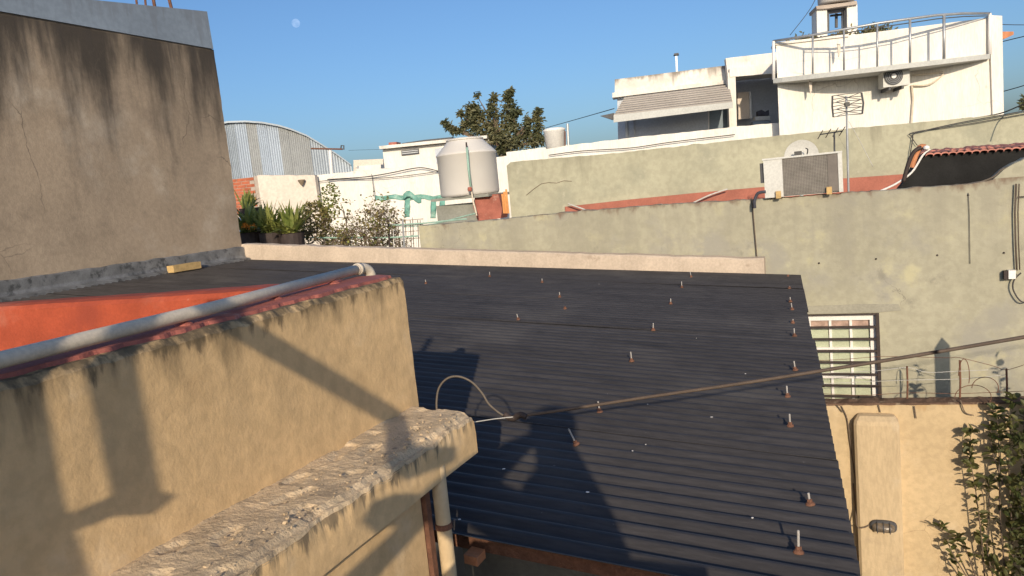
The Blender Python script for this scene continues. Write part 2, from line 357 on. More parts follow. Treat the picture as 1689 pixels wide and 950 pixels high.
# hook bolts: rusty washer, rusty nut, pale thread
bolt0 = None
BP = [(1125, 476, 1), (1141, 458, 1), (1108, 502, .8), (1079, 546, .9), (1045, 596, 1), (987, 686, .9), (955, 733, 1.3), (931, 512, .3), (810, 457, .9), (893, 468, .7), (858, 528, .8), (923, 492, .8),
      (1300, 457, .4), (1302, 478, .4), (1304, 499, .7), (1307, 512, .9), (1308, 534, .5), (1311, 556, .9), (1312, 613, .9), (1300, 655, .95), (1303, 710, .95), (1337, 832, .7), (1318, 910, 1.15), (700, 470, .7), (1095, 436, .1)]
for i, (px, py, h) in enumerate(BP):
    q = roofpt(px, py)
    if q.y > Y1-.05: continue
    yk = Y0 + round((q.y-Y0)/PITCH)*PITCH; q = Vector((q.x, yk, ZR(q.x)+.008))
    t = bpy.data.objects.new('hook_bolt', None); col.objects.link(t); t.empty_display_size = .05
    if bolt0 is None:
        b = MB(); b.lathe((0, 0, 0), [(.0145, 0), (.015, .002), (.011, .008), (.006, .010)], 14); wm = b.build('washer', M['rust'], None, True, base=(0, 0, 0))
        b = MB(); b.lathe((0, 0, 0), [(.0075, .007), (.008, .008), (.008, .017), (.007, .018)], 6); nm = b.build('nut', M['rust'], None, base=(0, 0, 0))
        b = MB(); b.lathe((0, 0, 0), [(.0035, .012), (.0035, .05), (.0025, .052)], 8); tm = b.build('thread', M['zinc'], None, base=(0, 0, 0))
        bolt0 = (wm, nm, tm); srcs = True
    t.parent = rf; t.location = q - rf.location
    t.rotation_euler = (rng.uniform(-.12, .12), rng.uniform(-.15, .15), rng.uniform(0, 6)) if i != 6 else (.1, -.35, 0)
    for s_ in bolt0:
        c = s_.copy(); col.objects.link(c); c.parent = t; c.location = (0, 0, 0)
        if c.name.startswith('thread'): c.scale = (1, 1, max(.25, h))
for s_ in bolt0: bpy.data.objects.remove(s_)
drop0 = None
for px, py, s_ in ((931, 512, 1.6), (968, 820, 1.2), (757, 865, 1), (1063, 742, .8), (833, 778, 1), (1070, 670, .8), (1172, 697, 1), (1240, 866, .9), (1043, 750, .7), (880, 600, .7), (1150, 560, .6), (1230, 620, .7), (990, 470, .8)):
    q = roofpt(px, py); yk = Y0 + round((q.y-Y0)/PITCH)*PITCH
    if drop0 is None:
        b = MB(); b.lathe((0, 0, 0), [(.0042, 0), (.0038, .001), (.0015, .0014)], 9); drop0 = b.build('bird_dropping', M['upvc'], None, True, base=(0, 0, 0)); o = drop0
    else: o = drop0.copy(); col.objects.link(o)
    o.parent = rf; o.location = Vector((q.x, yk, ZR(q.x)+.0125)) - rf.location; o.scale = (s_*rng.uniform(.8, 1.5), s_, 1); o.rotation_euler = (0, 0, rng.uniform(0, 3))
# eave beam and the room under the roof
eb = MB(); P = [(x, ZR(x)-.02) for x in (-1.24, .0)]
eb.prism([(-1.24, Y0+.06, P[0][1]), (0.0, Y0+.06, P[1][1]), (0.0, Y0+.06, P[1][1]-.045), (-1.24, Y0+.06, P[0][1]-.045)], (0, .05, 0))
eb.build('eave_beam', M['rust'], rf)
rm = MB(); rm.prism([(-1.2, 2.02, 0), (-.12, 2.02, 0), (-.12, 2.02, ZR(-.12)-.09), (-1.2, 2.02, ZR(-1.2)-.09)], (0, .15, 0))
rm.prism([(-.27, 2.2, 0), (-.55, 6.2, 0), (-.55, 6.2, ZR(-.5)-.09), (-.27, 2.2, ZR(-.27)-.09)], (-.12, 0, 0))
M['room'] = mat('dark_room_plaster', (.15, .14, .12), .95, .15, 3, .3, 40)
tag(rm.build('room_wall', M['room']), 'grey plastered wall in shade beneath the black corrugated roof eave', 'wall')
# white droppings / scuffs on the roof are too small to build; one pale patch on the eave corrugation
# kerb along the far end of the roof
kb = MB(); rows = []
for i in range(121):
    x = -6.89 + (6.89-.69)*i/120
    zt = 3.70 + (3.184-3.70)*(x+6.89)/6.2; j = .010*noise.noise(Vector((x*5, 3, 0))) + .006*noise.noise(Vector((x*19, 3, 0)))
    e = .006*noise.noise(Vector((x*11, 8, 0)))
    zb = ZR(x)-.06
    rows.append([(x, 7.052, zb), (x, 7.05+e, (zb+zt)/2), (x, 7.052+e, zt-.012+j), (x, 7.064, zt+j), (x, 7.17, zt+.004+j), (x, 7.18, zb)])
kb.grid(rows)
for r in (rows[0], rows[-1]): kb.add(r, [tuple(range(6))])
tag(kb.build('roof_kerb', M['kerb']), 'low beige plaster kerb along the far edge of the black roof', 'kerb')

# ================================================================ foreground parapet wall with ledge
WX, WT, ZC, ZL = -1.10, -1.25, 3.805, 3.452
YA, YE = -.9, 1.70
pw = thing('parapet_wall', (-1.1, .8, 0), 'tan rendered parapet wall with crumbling ledge and worn red coping in the foreground', 'wall')
def nn(*a): return noise.noise(Vector(a))
# upper face with lumpy render and a broken top arris
b = MB(); rows = []; NY = 260
for i in range(NY+1):
    y = YA + (YE-YA)*i/NY; r = []
    ar = .007*nn(y*14, 1, 0) + .006*nn(y*40, 2, 0)
    for k in range(13):
        z = ZL-.02 + (ZC-.014-ZL+.02)*k/12
        r.append((WX + .004*nn(y*3, z*3, 5) + .0016*nn(y*16, z*16, 9), y, z+(ar*.7 if k == 12 else 0)))
    r.append((WX-.012+ar*.6, y, ZC-.002+ar*.5)); r.append((WX-.03, y, ZC-.001)); r.append((WT, y, ZC-.003)); r.append((WT, y, 0))
    rows.append(r)
b.grid(rows); b.add(rows[-1]+[(WX, YE, 0)], [tuple(range(len(rows[-1])+1))])
b.build('rendered_wall', M['tan'], pw, smooth=False)
# coping paint
b = MB(); rows = []
for i in range(NY+1):
    y = YA + (YE-.012-YA)*i/NY; ar = .011*nn(y*9, 31, 0) + .009*nn(y*33, 32, 0)
    rows.append([(WX-.026+ar, y, ZC-.004), (WX-.030+ar, y, ZC+.006), (WX-.07, y, ZC+.009+.002*nn(y*12, 7, 1)), (WT+.004, y, ZC+.007), (WT-.004, y, ZC-.02)])
b.grid(rows); b.add(rows[-1], [(0, 1, 2, 3, 4)])
b.build('red_coping', M['redcop'], pw)
# ledge: crumbled mortar top, rendered front
LX, LB = -.914, 3.327
b = MB(); rows = []; NL = 420
def ledge_row(y):
    lift = .012*max(0, nn(y*1.7, 60, 0)); out = .010*nn(y*10, 40, 0) + .008*nn(y*34, 41, 0); r = []
    for k in range(21):
        t = k/20; x = WX-.01 + (LX-.004+out-WX+.01)*t
        z = ZL - .012*t + .003*nn(y*7, x*10, 50) + .0018*nn(y*26, x*30, 51) + .0017*nn(y*75, x*85, 52) - (.008 if t > .93 else 0)
        z -= .006*max(0, min(1, (nn(y*13, x*20, 53)-.22)*9))
        r.append((x, y, z+lift*(1-t)))
    return r
for i in range(NL+1):
    y = YA + (YE-.03-YA)*i/NL; r = ledge_row(y)
    if i == NL: r = [(q[0], q[1]+.01*nn(q[0]*30, 3, 3), q[2]-.006) for q in r]
    e = r[-1]
    r.append((e[0]+.003, y, e[2]-.012)); rows.append(r)
b.grid(rows); top_rows = rows
b.add(rows[-1]+[(LX, rows[-1][0][1], 3.40), (WX, rows[-1][0][1], 3.40)], [tuple(range(len(rows[-1])+2))])
ld = b.build('ledge', M['ledge'], pw, smooth=False)
b = MB(); rows = []
for r in top_rows:
    e = r[-1]; y = e[1]
    rows.append([(e[0], y, e[2]+.004)] + [(LX + .003*nn(y*5, t*3, 70) + (e[0]-LX)*(1-t)**3, y, e[2] + (LB-e[2])*t) for t in (.15, .35, .6, .85, 1)] + [(-1.0, y, LB)])
b.grid(rows); b.add([(p[0], p[1]+.002, p[2]) for p in rows[-1]]+[(-1.0, rows[-1][0][1]+.002, 3.43)], [tuple(range(len(rows[-1])+1))])
b.build('front', M['tan'], ld)
# loose crumbs of mortar lying on the ledge
b = MB(); crumb = random.Random(3)
for i in range(230):
    y = crumb.uniform(.5, YE-.06); t = crumb.betavariate(1.6, 1.1); x = WX+.01 + (LX-WX-.02)*t; s_ = crumb.uniform(.0008, .0024)*(1.9 if crumb.random() < .08 else 1)
    c0 = Vector((x, y, ZL-.006+s_*.2+.008*nn(y*8, x*12, 50)))
    V = [c0 + Vector((crumb.uniform(.5, 1.2)*s_*dx, crumb.uniform(.5, 1.4)*s_*dy, crumb.uniform(.4, .9)*s_*dz)) for dx in (-1, 1) for dy in (-1, 1) for dz in (-1, 1)]
    b.add(V, [(0, 1, 3, 2), (4, 6, 7, 5), (0, 4, 5, 1), (2, 3, 7, 6), (0, 2, 6, 4), (1, 5, 7, 3)])
tag(b.build('mortar_crumbs', M['ledge'], ld), kind='stuff')
# lower wall, set back under the ledge
b = MB(); b.box((-1.12, YA, 0), (-.955, 1.437, 3.40)); b.build('lower_wall', M['tan'], pw)
# iron strip and downpipe at its end
b = MB(); b.box((-.962, 1.442, 0), (-.944, 1.462, 3.34)); tag(b.build('iron_angle', M['rust']), 'rusty iron angle strip beside the cream downpipe under the ledge', 'iron strip')
dp = thing('downpipe', (-.93, 1.49, 0), 'cream painted downpipe below the end of the crumbling ledge', 'pipe')
b = MB(); b.tube([(-.93, 1.488, z) for z in (0, 1.5, 3.0, 3.36)], .019, 14); b.build('pipe', M['yellow'], dp, True)
b = MB(); b.tube([(-.93, 1.488, 3.20), (-.93, 1.488, 3.214)], .022, 14); b.build('pipe_clamp', M['rust'], dp)
ob = MB(); ob.prism([(-.985, 1.66, 3.035), (-.945, 1.66, 3.03), (-.945, 1.66, 3.005), (-.985, 1.66, 3.01)], (0, .05, 0))
tag(ob.build('beam_end', M['ortile']), 'orange painted beam end beside the downpipe under the roof corner', 'beam')

# red upstand on the near side of the roof, meeting the parapet at a corner
ru = MB(); rows = []
for i in range(61):
    x = -6.8 + (6.8-1.25)*i/60; zt = 3.800 + .0125*(x+1.26); j = .005*nn(x*7, 90, 0)
    rows.append([(x, 1.62, 2.9), (x, 1.62+j*.5, 3.5), (x, 1.622+j, zt-.018), (x, 1.632, zt-.004+j), (x, 1.66, zt+.002+j), (x, 1.742, zt+j), (x, 1.75, zt-.012), (x, 1.75, 3.0)])
ru.grid(rows)
tag(ru.build('red_upstand', M['red']), 'low bright red painted upstand wall behind the grey pipe', 'wall')

# grey pipe on the coping
gp = thing('waste_pipe', (-1.19, 1.1, 3.815), 'grey plastic pipe lying along the worn red coping', 'pipe')
P = [atZ(x, y, 3.832) for x, y in ((0, 594), (350, 508), (590, 444))]
d0 = (P[2]-P[0]).normalized(); a = P[0] - d0*1.2
b = MB(); b.tube([a, P[0], P[1], P[2]], .0130, 16); b.build('pipe_run', M['pipe'], gp, True)
e0 = P[2]
b = MB(); b.tube(smooth_path([e0-d0*.012, e0+d0*.012, e0+d0*.035+Vector((.004, 0, -.003)), e0+d0*.052+Vector((.01, 0, -.022)), e0+d0*.055+Vector((.012, 0, -.08))], 5), .0145, 16); b.build('elbow', M['pipe'], gp, True)
b = MB(); b.tube([e0-d0*.004, e0+d0*.010], .0168, 16); b.build('collar', M['pipe'], gp, True)
for t in (.34, .62, .86):
    q = P[0]+(P[2]-P[0])*t; b = MB(); b.lathe((q.x+.012, q.y, ZC+.004), [(.02, 0), (.016, .006), (.006, .010)], 10)
    tag(b.build('mastic_dab', M['redcop'], gp), None)

# wood block on the roof by the flashing
wb = MB(); q = atX(305, 446, TX+.16); wb.box((q.x-.05, q.y-.19, q.z), (q.x+.05, q.y+.19, q.z+.075))
tag(wb.build('wood_block', M['wood']), 'yellow wood block lying on the black roof beside the flashing', 'wood block')

# ================================================================ service cable and hose loop at the ledge corner
cp = [atY(850, 687, 1.80)] + [atY(x, y, Y) for x, y, Y in ((930, 676, 1.83), (1060, 656, 1.87), (1225, 632, 1.90), (1370, 609, 1.93), (1530, 583, 1.96), (1689, 556, 2.0))]
_d = (cp[-1]-cp[-2])/(cp[-1].x-cp[-2].x); cp += [cp[-1]+_d*1.5, cp[-1]+_d*(4.5-cp[-1].x)]
sc = thing('service_cable', cp[0], 'thick brown overhead cable running across the black roof to the right', 'cable')
b = MB(); b.tube(smooth_path(cp, 5), .0046, 8); b.build('cable_run', M['cable'], sc, True)
b = MB(); b.tube(smooth_path([atY(x, y, 1.8) for x, y in ((832, 683), (845, 690), (858, 684), (868, 688))], 4), .009, 8); b.build('clamp', M['iron'], sc, True)
b = MB(); b.tube([atY(852, 687, 1.8), atY(815, 691, 1.76), atY(776, 697, 1.71)], .0014, 6); b.build('tie_wire', M['wirepale'], sc)
lp = MB(); lp.tube(smooth_path([atY(x, y, Y) for x, y, Y in ((722, 690, 1.74), (720, 665, 1.75), (724, 640, 1.76), (738, 624, 1.77), (757, 621, 1.78), (778, 630, 1.79), (795, 648, 1.79), (808, 668, 1.79), (832, 686, 1.80), (850, 687, 1.8))], 5), .0031, 8)
tag(lp.build('hose_loop', M['hose'], smooth=True), 'grey brown looped hose rising behind the end of the ledge', 'hose')
ul = MB(); ul.lathe((4.56, cp[-1].y+.0, 0), [(.09, 0), (.07, 5.2), (.02, 5.25)], 12)
tag(ul.build('utility_pole', M['galv']), 'steel service pole out of view to the right carrying the brown cable', 'pole')

# ================================================================ lower green wall, its window and fittings
G = 7.25; GP = Plane(1200, 400, G, 0)
gw = thing('green_party_wall', (-1, G+.1, 0), 'lower olive green party wall behind the black roof, with a barred window', 'wall')
tops = [(690, 373), (740, 369), (827, 362), (930, 351), (1040, 342), (1120, 336), (1200, 332), (1300, 326), (1392, 319), (1500, 311), (1604, 303), (1640, 296), (1656, 281), (1672, 270), (1700, 258), (1790, 250)]
T = [atY(x, y, G) for x, y in tops]
def ztopG(x):
    for a, c in zip(T, T[1:]):
        if a.x <= x <= c.x: return a.z+(c.z-a.z)*(x-a.x)/(c.x-a.x)
    return T[-1].z if x > T[-1].x else T[0].z
wx0, wx1, wz0, wz1 = -.85, .222, 1.80, 2.615
b = MB()
def wall_strip(mb, x0, x1, n, zb, ztf, y, th, seed, amp=.006):
    rows = []
    for i in range(n+1):
        x = x0+(x1-x0)*i/n; zt = ztf(x) + (.012*nn(x*8, seed, 0) + .008*nn(x*30, seed, 1) if ztf is ztopG else 0)
        rows.append([(x, y + amp*nn(x*1.7, (zb+(zt-zb)*k/8)*1.7, seed), zb+(zt-zb)*k/8) for k in range(9)] + [(x, y+.03, zt+.006), (x, y+th, zt), (x, y+th, zb)])
    mb.grid(rows)
    for r in (rows[0], rows[-1]): mb.add(r, [tuple(range(len(r)))])
wall_strip(b, T[0].x, wx0, 120, 0, ztopG, G, .2, 5); wall_strip(b, wx1, 4.5, 110, 0, ztopG, G, .2, 5)
wall_strip(b, wx0, wx1, 40, wz1, ztopG, G, .2, 5); wall_strip(b, wx0, wx1, 10, 0, lambda x: wz0, G, .2, 5)
b.build('rendered_wall', M['green'], gw, fix=True)
win = bpy.data.objects.new('window', None); col.objects.link(win); win.parent = gw; win.location = Vector((-.1, G, wz0)) - gw.location
def wbox(name, x0, z0, x1, z1, y0, y1, m): b = MB(); b.box((x0, y0, z0), (x1, y1, z1)); return b.build(name, m, win)
yfr = G+.015
wbox('frame_head', wx0, wz1-.055, wx1-.003, wz1-.004, yfr, yfr+.06, M['upvc'])
wbox('frame_jamb', wx1-.056, wz0, wx1-.004, wz1-.056, yfr+.001, yfr+.06, M['upvc'])
mx = [wx1-.056-.17*k for k in range(1, 6)]
colx = [atY(1405, 580, G).x, atY(1371, 580, G).x, atY(1337, 580, G).x, atY(1303, 580, G).x]
for x in colx: wbox('mullion', x-.011, wz0, x+.011, wz1-.056, yfr+.012, yfr+.05, M['upvc'])
tz = [atY(1440, y, G).z for y in (576, 624)]
cols_ = [wx1-.056] + colx
for z in tz:
    for i in range(len(colx)): wbox('transom', cols_[i+1]+.011, z-.011, cols_[i]-(.011 if i else 0), z+.011, yfr+.012, yfr+.05, M['upvc'])
zz = [wz1-.056, wz1-.125, tz[0]+.011, tz[1]+.011, wz0]
for i in range(len(colx)):
    x0, x1 = colx[i]+.011, cols_[i]-(.011 if i else 0)
    wbox('pane', x0, zz[1], x1, zz[0], yfr+.03, yfr+.036, M['glassp'])
    wbox('pane', x0, tz[0]+.011, x1, zz[1], yfr+.031, yfr+.037, M['glassg'])
    wbox('pane', x0, tz[1]+.011, x1, tz[0]-.011, yfr+.03, yfr+.036, M['glassg'])
    wbox('pane', x0, wz0, x1, tz[1]-.011, yfr+.03, yfr+.036, M['glassg'])
wbox('wall_behind', wx0, wz0, wx1, wz1, G+.13, G+.19, M['cloth'])
grl = bpy.data.objects.new('window_grille', None); col.objects.link(grl); grl.parent = gw; grl.location = Vector((0, G-.05, wz0)) - gw.location
def gbox(name, x0, z0, x1, z1, y0, y1): b = MB(); b.box((x0, y0, z0), (x1, y1, z1)); return b.build(name, M['iron'], grl)
gbox('grille_post', wx1-.008, wz0-.03, wx1+.020, wz1+.012, G-.035, G-.015)
gbox('grille_rail', wx0, wz1+.000, wx1-.009, wz1+.012, G-.033, G-.017)
for y in (539, 559, 579, 598, 618, 637, 655):
    z = atY(1445, y, G-.03).z; gbox('grille_bar', wx0, z-.010, wx1-.009, z+.010, G-.033, G-.019)

M['patch'] = mat('grey_plaster_patch', (.335, .315, .25), .95, .08, 3, .3, 40)
b = MB(); b.prism([(wx0, G-.009, wz1+.015), (.25, G-.009, wz1+.015), (.42, G-.009, wz1+.03), (.40, G-.009, wz1+.085), (.1, G-.009, wz1+.095), (-.2, G-.009, wz1+.088), (wx0, G-.009, wz1+.09)], (0, .02, 0)); b.build('plaster_patch', M['patch'], gw)
# thin cord hanging down the wall, and the pipework at the right edge
def cord(name, pts, r, m, label, cat, group=None, k=5):
    b = MB(); b.tube(smooth_path(pts, k), r, 6); return tag(b.build(name, m, smooth=True), label, cat, group)
cord('wall_cord', [atY(x, y, G-.02) for x, y in ((1239, 326), (1241, 340), (1244, 375), (1249, 432))], .006, M['cable'], 'thin brown cord hanging down the green wall below the air conditioner', 'cord')
cord('short_wire', [atY(x, y, G-.015) for x, y in ((1597, 318), (1599, 360), (1600, 435))], .0025, M['wire'], 'thin dark wire hanging down the upper right of the green wall', 'wire')
wp = thing('wall_conduit', atY(1676, 460, G-.04), 'dark conduit and white junction box on the green wall at the right edge', 'conduit')
for x0, r_ in ((1674, .0065), (1679, .005)):
    b = MB(); b.tube([atY(x0+dx, y, G-.03) for dx, y in ((2, 303), (0, 350), (1, 400), (3, 445))], r_, 8); b.build('conduit', M['cable'], wp, True)
u = atY(1668, 452, G-.03); b = MB(); b.box((u.x-.025, G-.07, u.z-.035), (u.x+.025, G-.004, u.z+.035)); b.build('junction_box', M['upvc'], wp)
b = MB(); b.box((u.x-.055, G-.06, u.z-.04), (u.x-.027, G-.004, u.z+.03)); b.build('socket', M['iron'], wp)
b = MB(); b.tube(smooth_path([atY(x, y, G-.05) for x, y in ((1684, 450), (1672, 463), (1672, 480), (1686, 498), (1705, 492), (1712, 470))], 6), .006, 6); b.build('cable_loop', M['wire'], wp, True)
b = MB(); b.tube([atY(x, y, G-.03) for x, y in ((1678, 325), (1700, 323))], .004, 6); b.build('bracket', M['iron'], wp)
for k, (x, y) in enumerate(((1351, 434), (1445, 427), (1546, 421), (1656, 417), (1597, 322))):
    q = atY(x, y, G-.004); b = MB(); b.lathe((0, 0, 0), [(.007, -.01), (.009, 0), (.005, .01)], 6); o = b.build('bolt_stub', M['iron'], gw, base=(0, 0, 0))
    o.location = q-gw.location; o.rotation_euler = (R(90), 0, 0)

# condensing unit standing on the lower wall
ac = thing('air_conditioner', (-.35, G+.1, 3.72), 'old white air conditioner outdoor unit standing on the green wall top, grey coil facing out', 'air conditioner')
A = Plane(1324, 290, G-.06, 0)
u0, z0 = A.uz(1262, 327); u1, z1 = A.uz(1388, 251); z1 = A.uz(1324, 256)[1]
um = A.uz(1291, 290)[0]; ue = A.uz(1383, 290)[0]
def arect(name, a, c, d_, e, off, th, m): b = MB(); b.rect(A, a, c, d_, e, off, th); return b.build(name, m, ac)
arect('casing', u0, z0, u1, z1-.012, -.03, .24, M['ac']); arect('side_panel', u0, z0, um, z1-.013, 0, .028, M['ac'])
arect('top_cover', u0-.008, z1-.012, u1+.006, z1+.004, .008, .29, M['ac']); arect('corner_post', ue, z0, u1+.003, z1-.013, .003, .032, M['ac'])
cl = arect('coil', um+.002, z0+.012, ue-.002, z1-.015, -.012, .016, M['coil'])
b = MB(); nxs = 34; nzs = 26
for i in range(nzs+1):
    z = z0+.014+(z1-z0-.032)*i/nzs; b.rect(A, um+.003, z-.0012, ue-.003, z+.0012, -.004, .002)
for i in range(nxs+1):
    u = um+.004+(ue-um-.008)*i/nxs; b.rect(A, u-.0012, z0+.014, u+.0012, z1-.017, -.0065, .002)
tag(b.build('coil_guard', M['mesh'], cl), kind='stuff')
b = MB(); b.rect(A, A.uz(1366, 290)[0], z0+.012, ue-.003, z1-.016, -.003, .001); b.build('guard_strip', M['awning'], cl)
for x in (1284, 1368):
    u, z = A.uz(x, 318); arect('foot_bracket', u-.022, z0-.01, u+.022, z0+.055, .03, .028, M['wood'])
b = MB(); b.box((A.w(u0, 0).x-.035, G-.03, z0+.14), (A.w(u0, 0).x-.003, G+.1, z0+.32)); b.build('valve_cover', M['darkgrey'], ac)
b = MB(); b.tube(smooth_path([A.w(u0+.01, z0+.06, .01), A.w(u0-.06, z0+.05, .02), A.w(u0-.09, z0-.02, .04), A.w(u0-.09, z0-.08, .05)], 5), .014, 8); b.build('hose_stub', M['cloth'], ac, True)

# ================================================================ upper green wall with red membrane strip
UP = Plane(835, 268, 10.5, 24)
tps = [(835, 268), (900, 262), (1000, 254), (1140, 239), (1280, 224), (1400, 212), (1500, 203), (1600, 194), (1689, 185), (1830, 170)]
uw = thing('upper_party_wall', UP.w(2, 0), 'upper pale olive party wall rising behind the air conditioner, red strip at its base', 'wall')
b = MB(); rows = []
UT = [UP.uz(*q) for q in tps]
for i in range(141):
    u = UT[0][0] + (UT[-1][0]-UT[0][0])*i/140
    for (ua, za), (uc, zc) in zip(UT, UT[1:]):
        if ua <= u <= uc+1e-6: zt = za+(zc-za)*(u-ua)/(uc-ua)
    zt += .015*nn(u*6, 2, 2)+.008*nn(u*25, 2, 3)
    if i == 0: zt -= .05
    rows.append([UP.w(u, z, .008*nn(u*2, z*2, 4)) for z in [zt*k/6 for k in range(7)]] + [UP.w(u, zt+.004, -.2), UP.w(u, 0, -.2)])
b.grid(rows); b.add(rows[0], [tuple(range(9))]); b.add(rows[-1], [tuple(range(9))])
b.build('rendered_wall', M['green2'], uw)
for seg in ([(932, 341), (1040, 329), (1150, 318), (1275, 307)], [(1275, 307), (1395, 294), (1480, 288), (1620, 278)]):
    b = MB(); q = [UP.uz(*s_, .07) for s_ in seg]
    b.prism([UP.w(u, z, .07) for u, z in q] + [UP.w(q[-1][0], 2, .07), UP.w(q[0][0], 2, .07)], -UP.n*.06); b.build('red_strip', M['reddull'], uw)
for i, (x, w_) in enumerate(((858, 18), (905, 22), (960, 26))):
    q0 = UP.uz(x, 352, .3); q1 = UP.uz(x+w_, 340, .3); b = MB(); b.rect(UP, q0[0], 2, q1[0], q1[1], .3, .12)
# crack line on the upper wall
b = MB(); b.tube([UP.p(x, y, .006) for x, y in ((868, 322), (880, 312), (893, 303), (905, 301), (918, 302), (930, 298), (943, 299))], .0035, 5); b.build('crack', M['dirt'], uw)
# orange boards at its left end, cable along the wall
ob = MB(); 
bt = thing('orange_boards', UP.p(834, 335, .05), 'upright orange boards at the left end of the upper green wall', 'boards')
for x in (830, 833.5, 837): q0 = UP.uz(x, 352, .1); q1 = UP.uz(x+2.8, 316, .1); b = MB(); b.rect(UP, q0[0], q0[1], q0[0]+.03, q1[1]+.01*(x-833), .1+.004*(x-830), .02); b.build('board', M['orangewood'], bt)
cord('dangling_cable', [UP.p(x, y, .2) for x, y in ((937, 336), (960, 344), (985, 352), (1040, 352), (1110, 347), (1170, 322), (1200, 312))], .012, M['wirepale'], 'pale cable slung over the red strip behind the green wall', 'cable')
cord('wall_cable', [UP.p(x, y, .06) for x, y in ((1500, 262), (1505, 232), (1508, 220), (1530, 214), (1580, 203), (1640, 192), (1700, 181))], .008, M['wire'], 'black cable rising along the upper green wall toward the right', 'cable')
cord('wall_cable', [UP.p(x, y, .05) for x, y in ((1513, 240), (1504, 226), (1508, 218), (1600, 204), (1700, 186))], .006, M['wire'], 'thinner black cable just below the rising cable on the upper wall', 'cable')

# dish, mast antennas
DP = Plane(1320, 256, 8.6, 10)
ds = thing('satellite_dish', DP.p(1320, 300), 'round white satellite dish peeking over the air conditioner', 'satellite dish')
dc = DP.p(1322, 258); b = MB(); pr = []
rr = .175
rows = []
for i in range(9):
    t = i/8; rows.append([dc + DP.d*(rr*t*math.cos(a)) + Vector((0, 0, 1))*(rr*t*math.sin(a)) + DP.n*(.04*t*t-.04) for a in [2*math.pi*j/36 for j in range(37)]])
b.grid(rows); b.grid([rows[-1], [q-DP.n*.012 for q in rows[-1]]]); b.grid([[q-DP.n*.012 for q in r] for r in rows]); b.build('reflector', M['ac'], ds, True)
b = MB(); q = DP.uz(1315, 252, .02); b.rect(DP, q[0]-.035, q[1]-.05, q[0]+.035, q[1]+.015, .1, .05); b.tube([DP.w(q[0], q[1]-.02, .08), DP.w(q[0]+.02, q[1]-.25, .0)], .01, 6); b.build('feed_horn', M['plastic'], ds)
b = MB(); q = DP.uz(1329, 247, .02); b.tube(smooth_path([DP.w(q[0]-.01, q[1]+.015, .08), DP.w(q[0]+.012, q[1], .08), DP.w(q[0]+.004, q[1]-.05, .07)], 4), .006, 6); b.build('feed_cable', M['plastic'], ds)
b = MB(); b.tube([DP.w(0, 2.5, -.06), DP.w(0, dc.z, -.05)], .02, 8); b.build('mast', M['galv'], ds)
AP = Plane(1397, 170, 8.9, 12)
an = thing('tv_antenna', AP.p(1400, 300), 'grid television antenna on a thin mast in front of the white building', 'antenna')
b = MB(); b.tube([AP.p(1400, 330), AP.p(1397.5, 230), AP.p(1396, 158)], .011, 8); b.build('mast', M['galv'], an)
ua, za = AP.uz(1372, 160); ub, _ = AP.uz(1420, 160); zc = AP.uz(1396, 191)[1]; za = AP.uz(1396, 156)[1]
for u in (ua, ub):
    b = MB(); b.tube([AP.w(u, zc-.0, .03), AP.w(u+(.012 if u == ub else -.008), (za+zc)/2, .04), AP.w(u, za, .03)], .010, 6); b.build('side_rod', M['darkgrey'], an)
for k in range(7):
    z = zc + (za-zc)*k/6; b = MB(); b.tube([AP.w(ua, z, .03), AP.w((ua+ub)/2, z+.01, -.02), AP.w(ub, z, .03)], .004, 5); b.build('reflector_rod', M['darkgrey'], an)
for k in range(3):
    z = zc + (za-zc)*(k+.5)/3
    for s_ in (-1, 1):
        for v in (-.035, .035):
            b = MB(); b.tube([AP.w((ua+ub)/2, z, .06), AP.w((ua+ub)/2+s_*.12, z+v, .09)], .0035, 5); b.build('dipole', M['darkgrey'], an)
b = MB(); q = AP.uz(1394, 173); b.rect(AP, q[0]-.02, q[1]-.025, q[0]+.025, q[1]+.02, .1, .05); b.build('junction_box', M['plastic'], an)
cord('guy_wire', [AP.p(1400, 200), AP.p(1418, 232), AP.p(1440, 275)], .003, M['wirepale'], 'thin pale guy wire slanting down from the antenna mast', 'wire')
YP = Plane(1376, 240, 9.3, 12)
ya = thing('yagi_antenna', YP.p(1376, 290), 'small dark antenna on a short mast between the dish and the tall mast', 'antenna')
b = MB(); b.tube([YP.p(1377, 290), YP.p(1376, 218)], .010, 6); b.build('mast', M['darkgrey'], ya)
b = MB(); b.tube([YP.p(1352, 222), YP.p(1390, 216)], .007, 6); b.build('boom', M['darkgrey'], ya)
for x in (1353, 1366, 1378, 1389): q = YP.p(x, 222-(x-1352)*.15); b = MB(); b.tube([q+YP.n*.15+Vector((0, 0, .04)), q-YP.n*.15-Vector((0, 0, .04))], .005, 5); b.build('element', M['darkgrey'], ya)

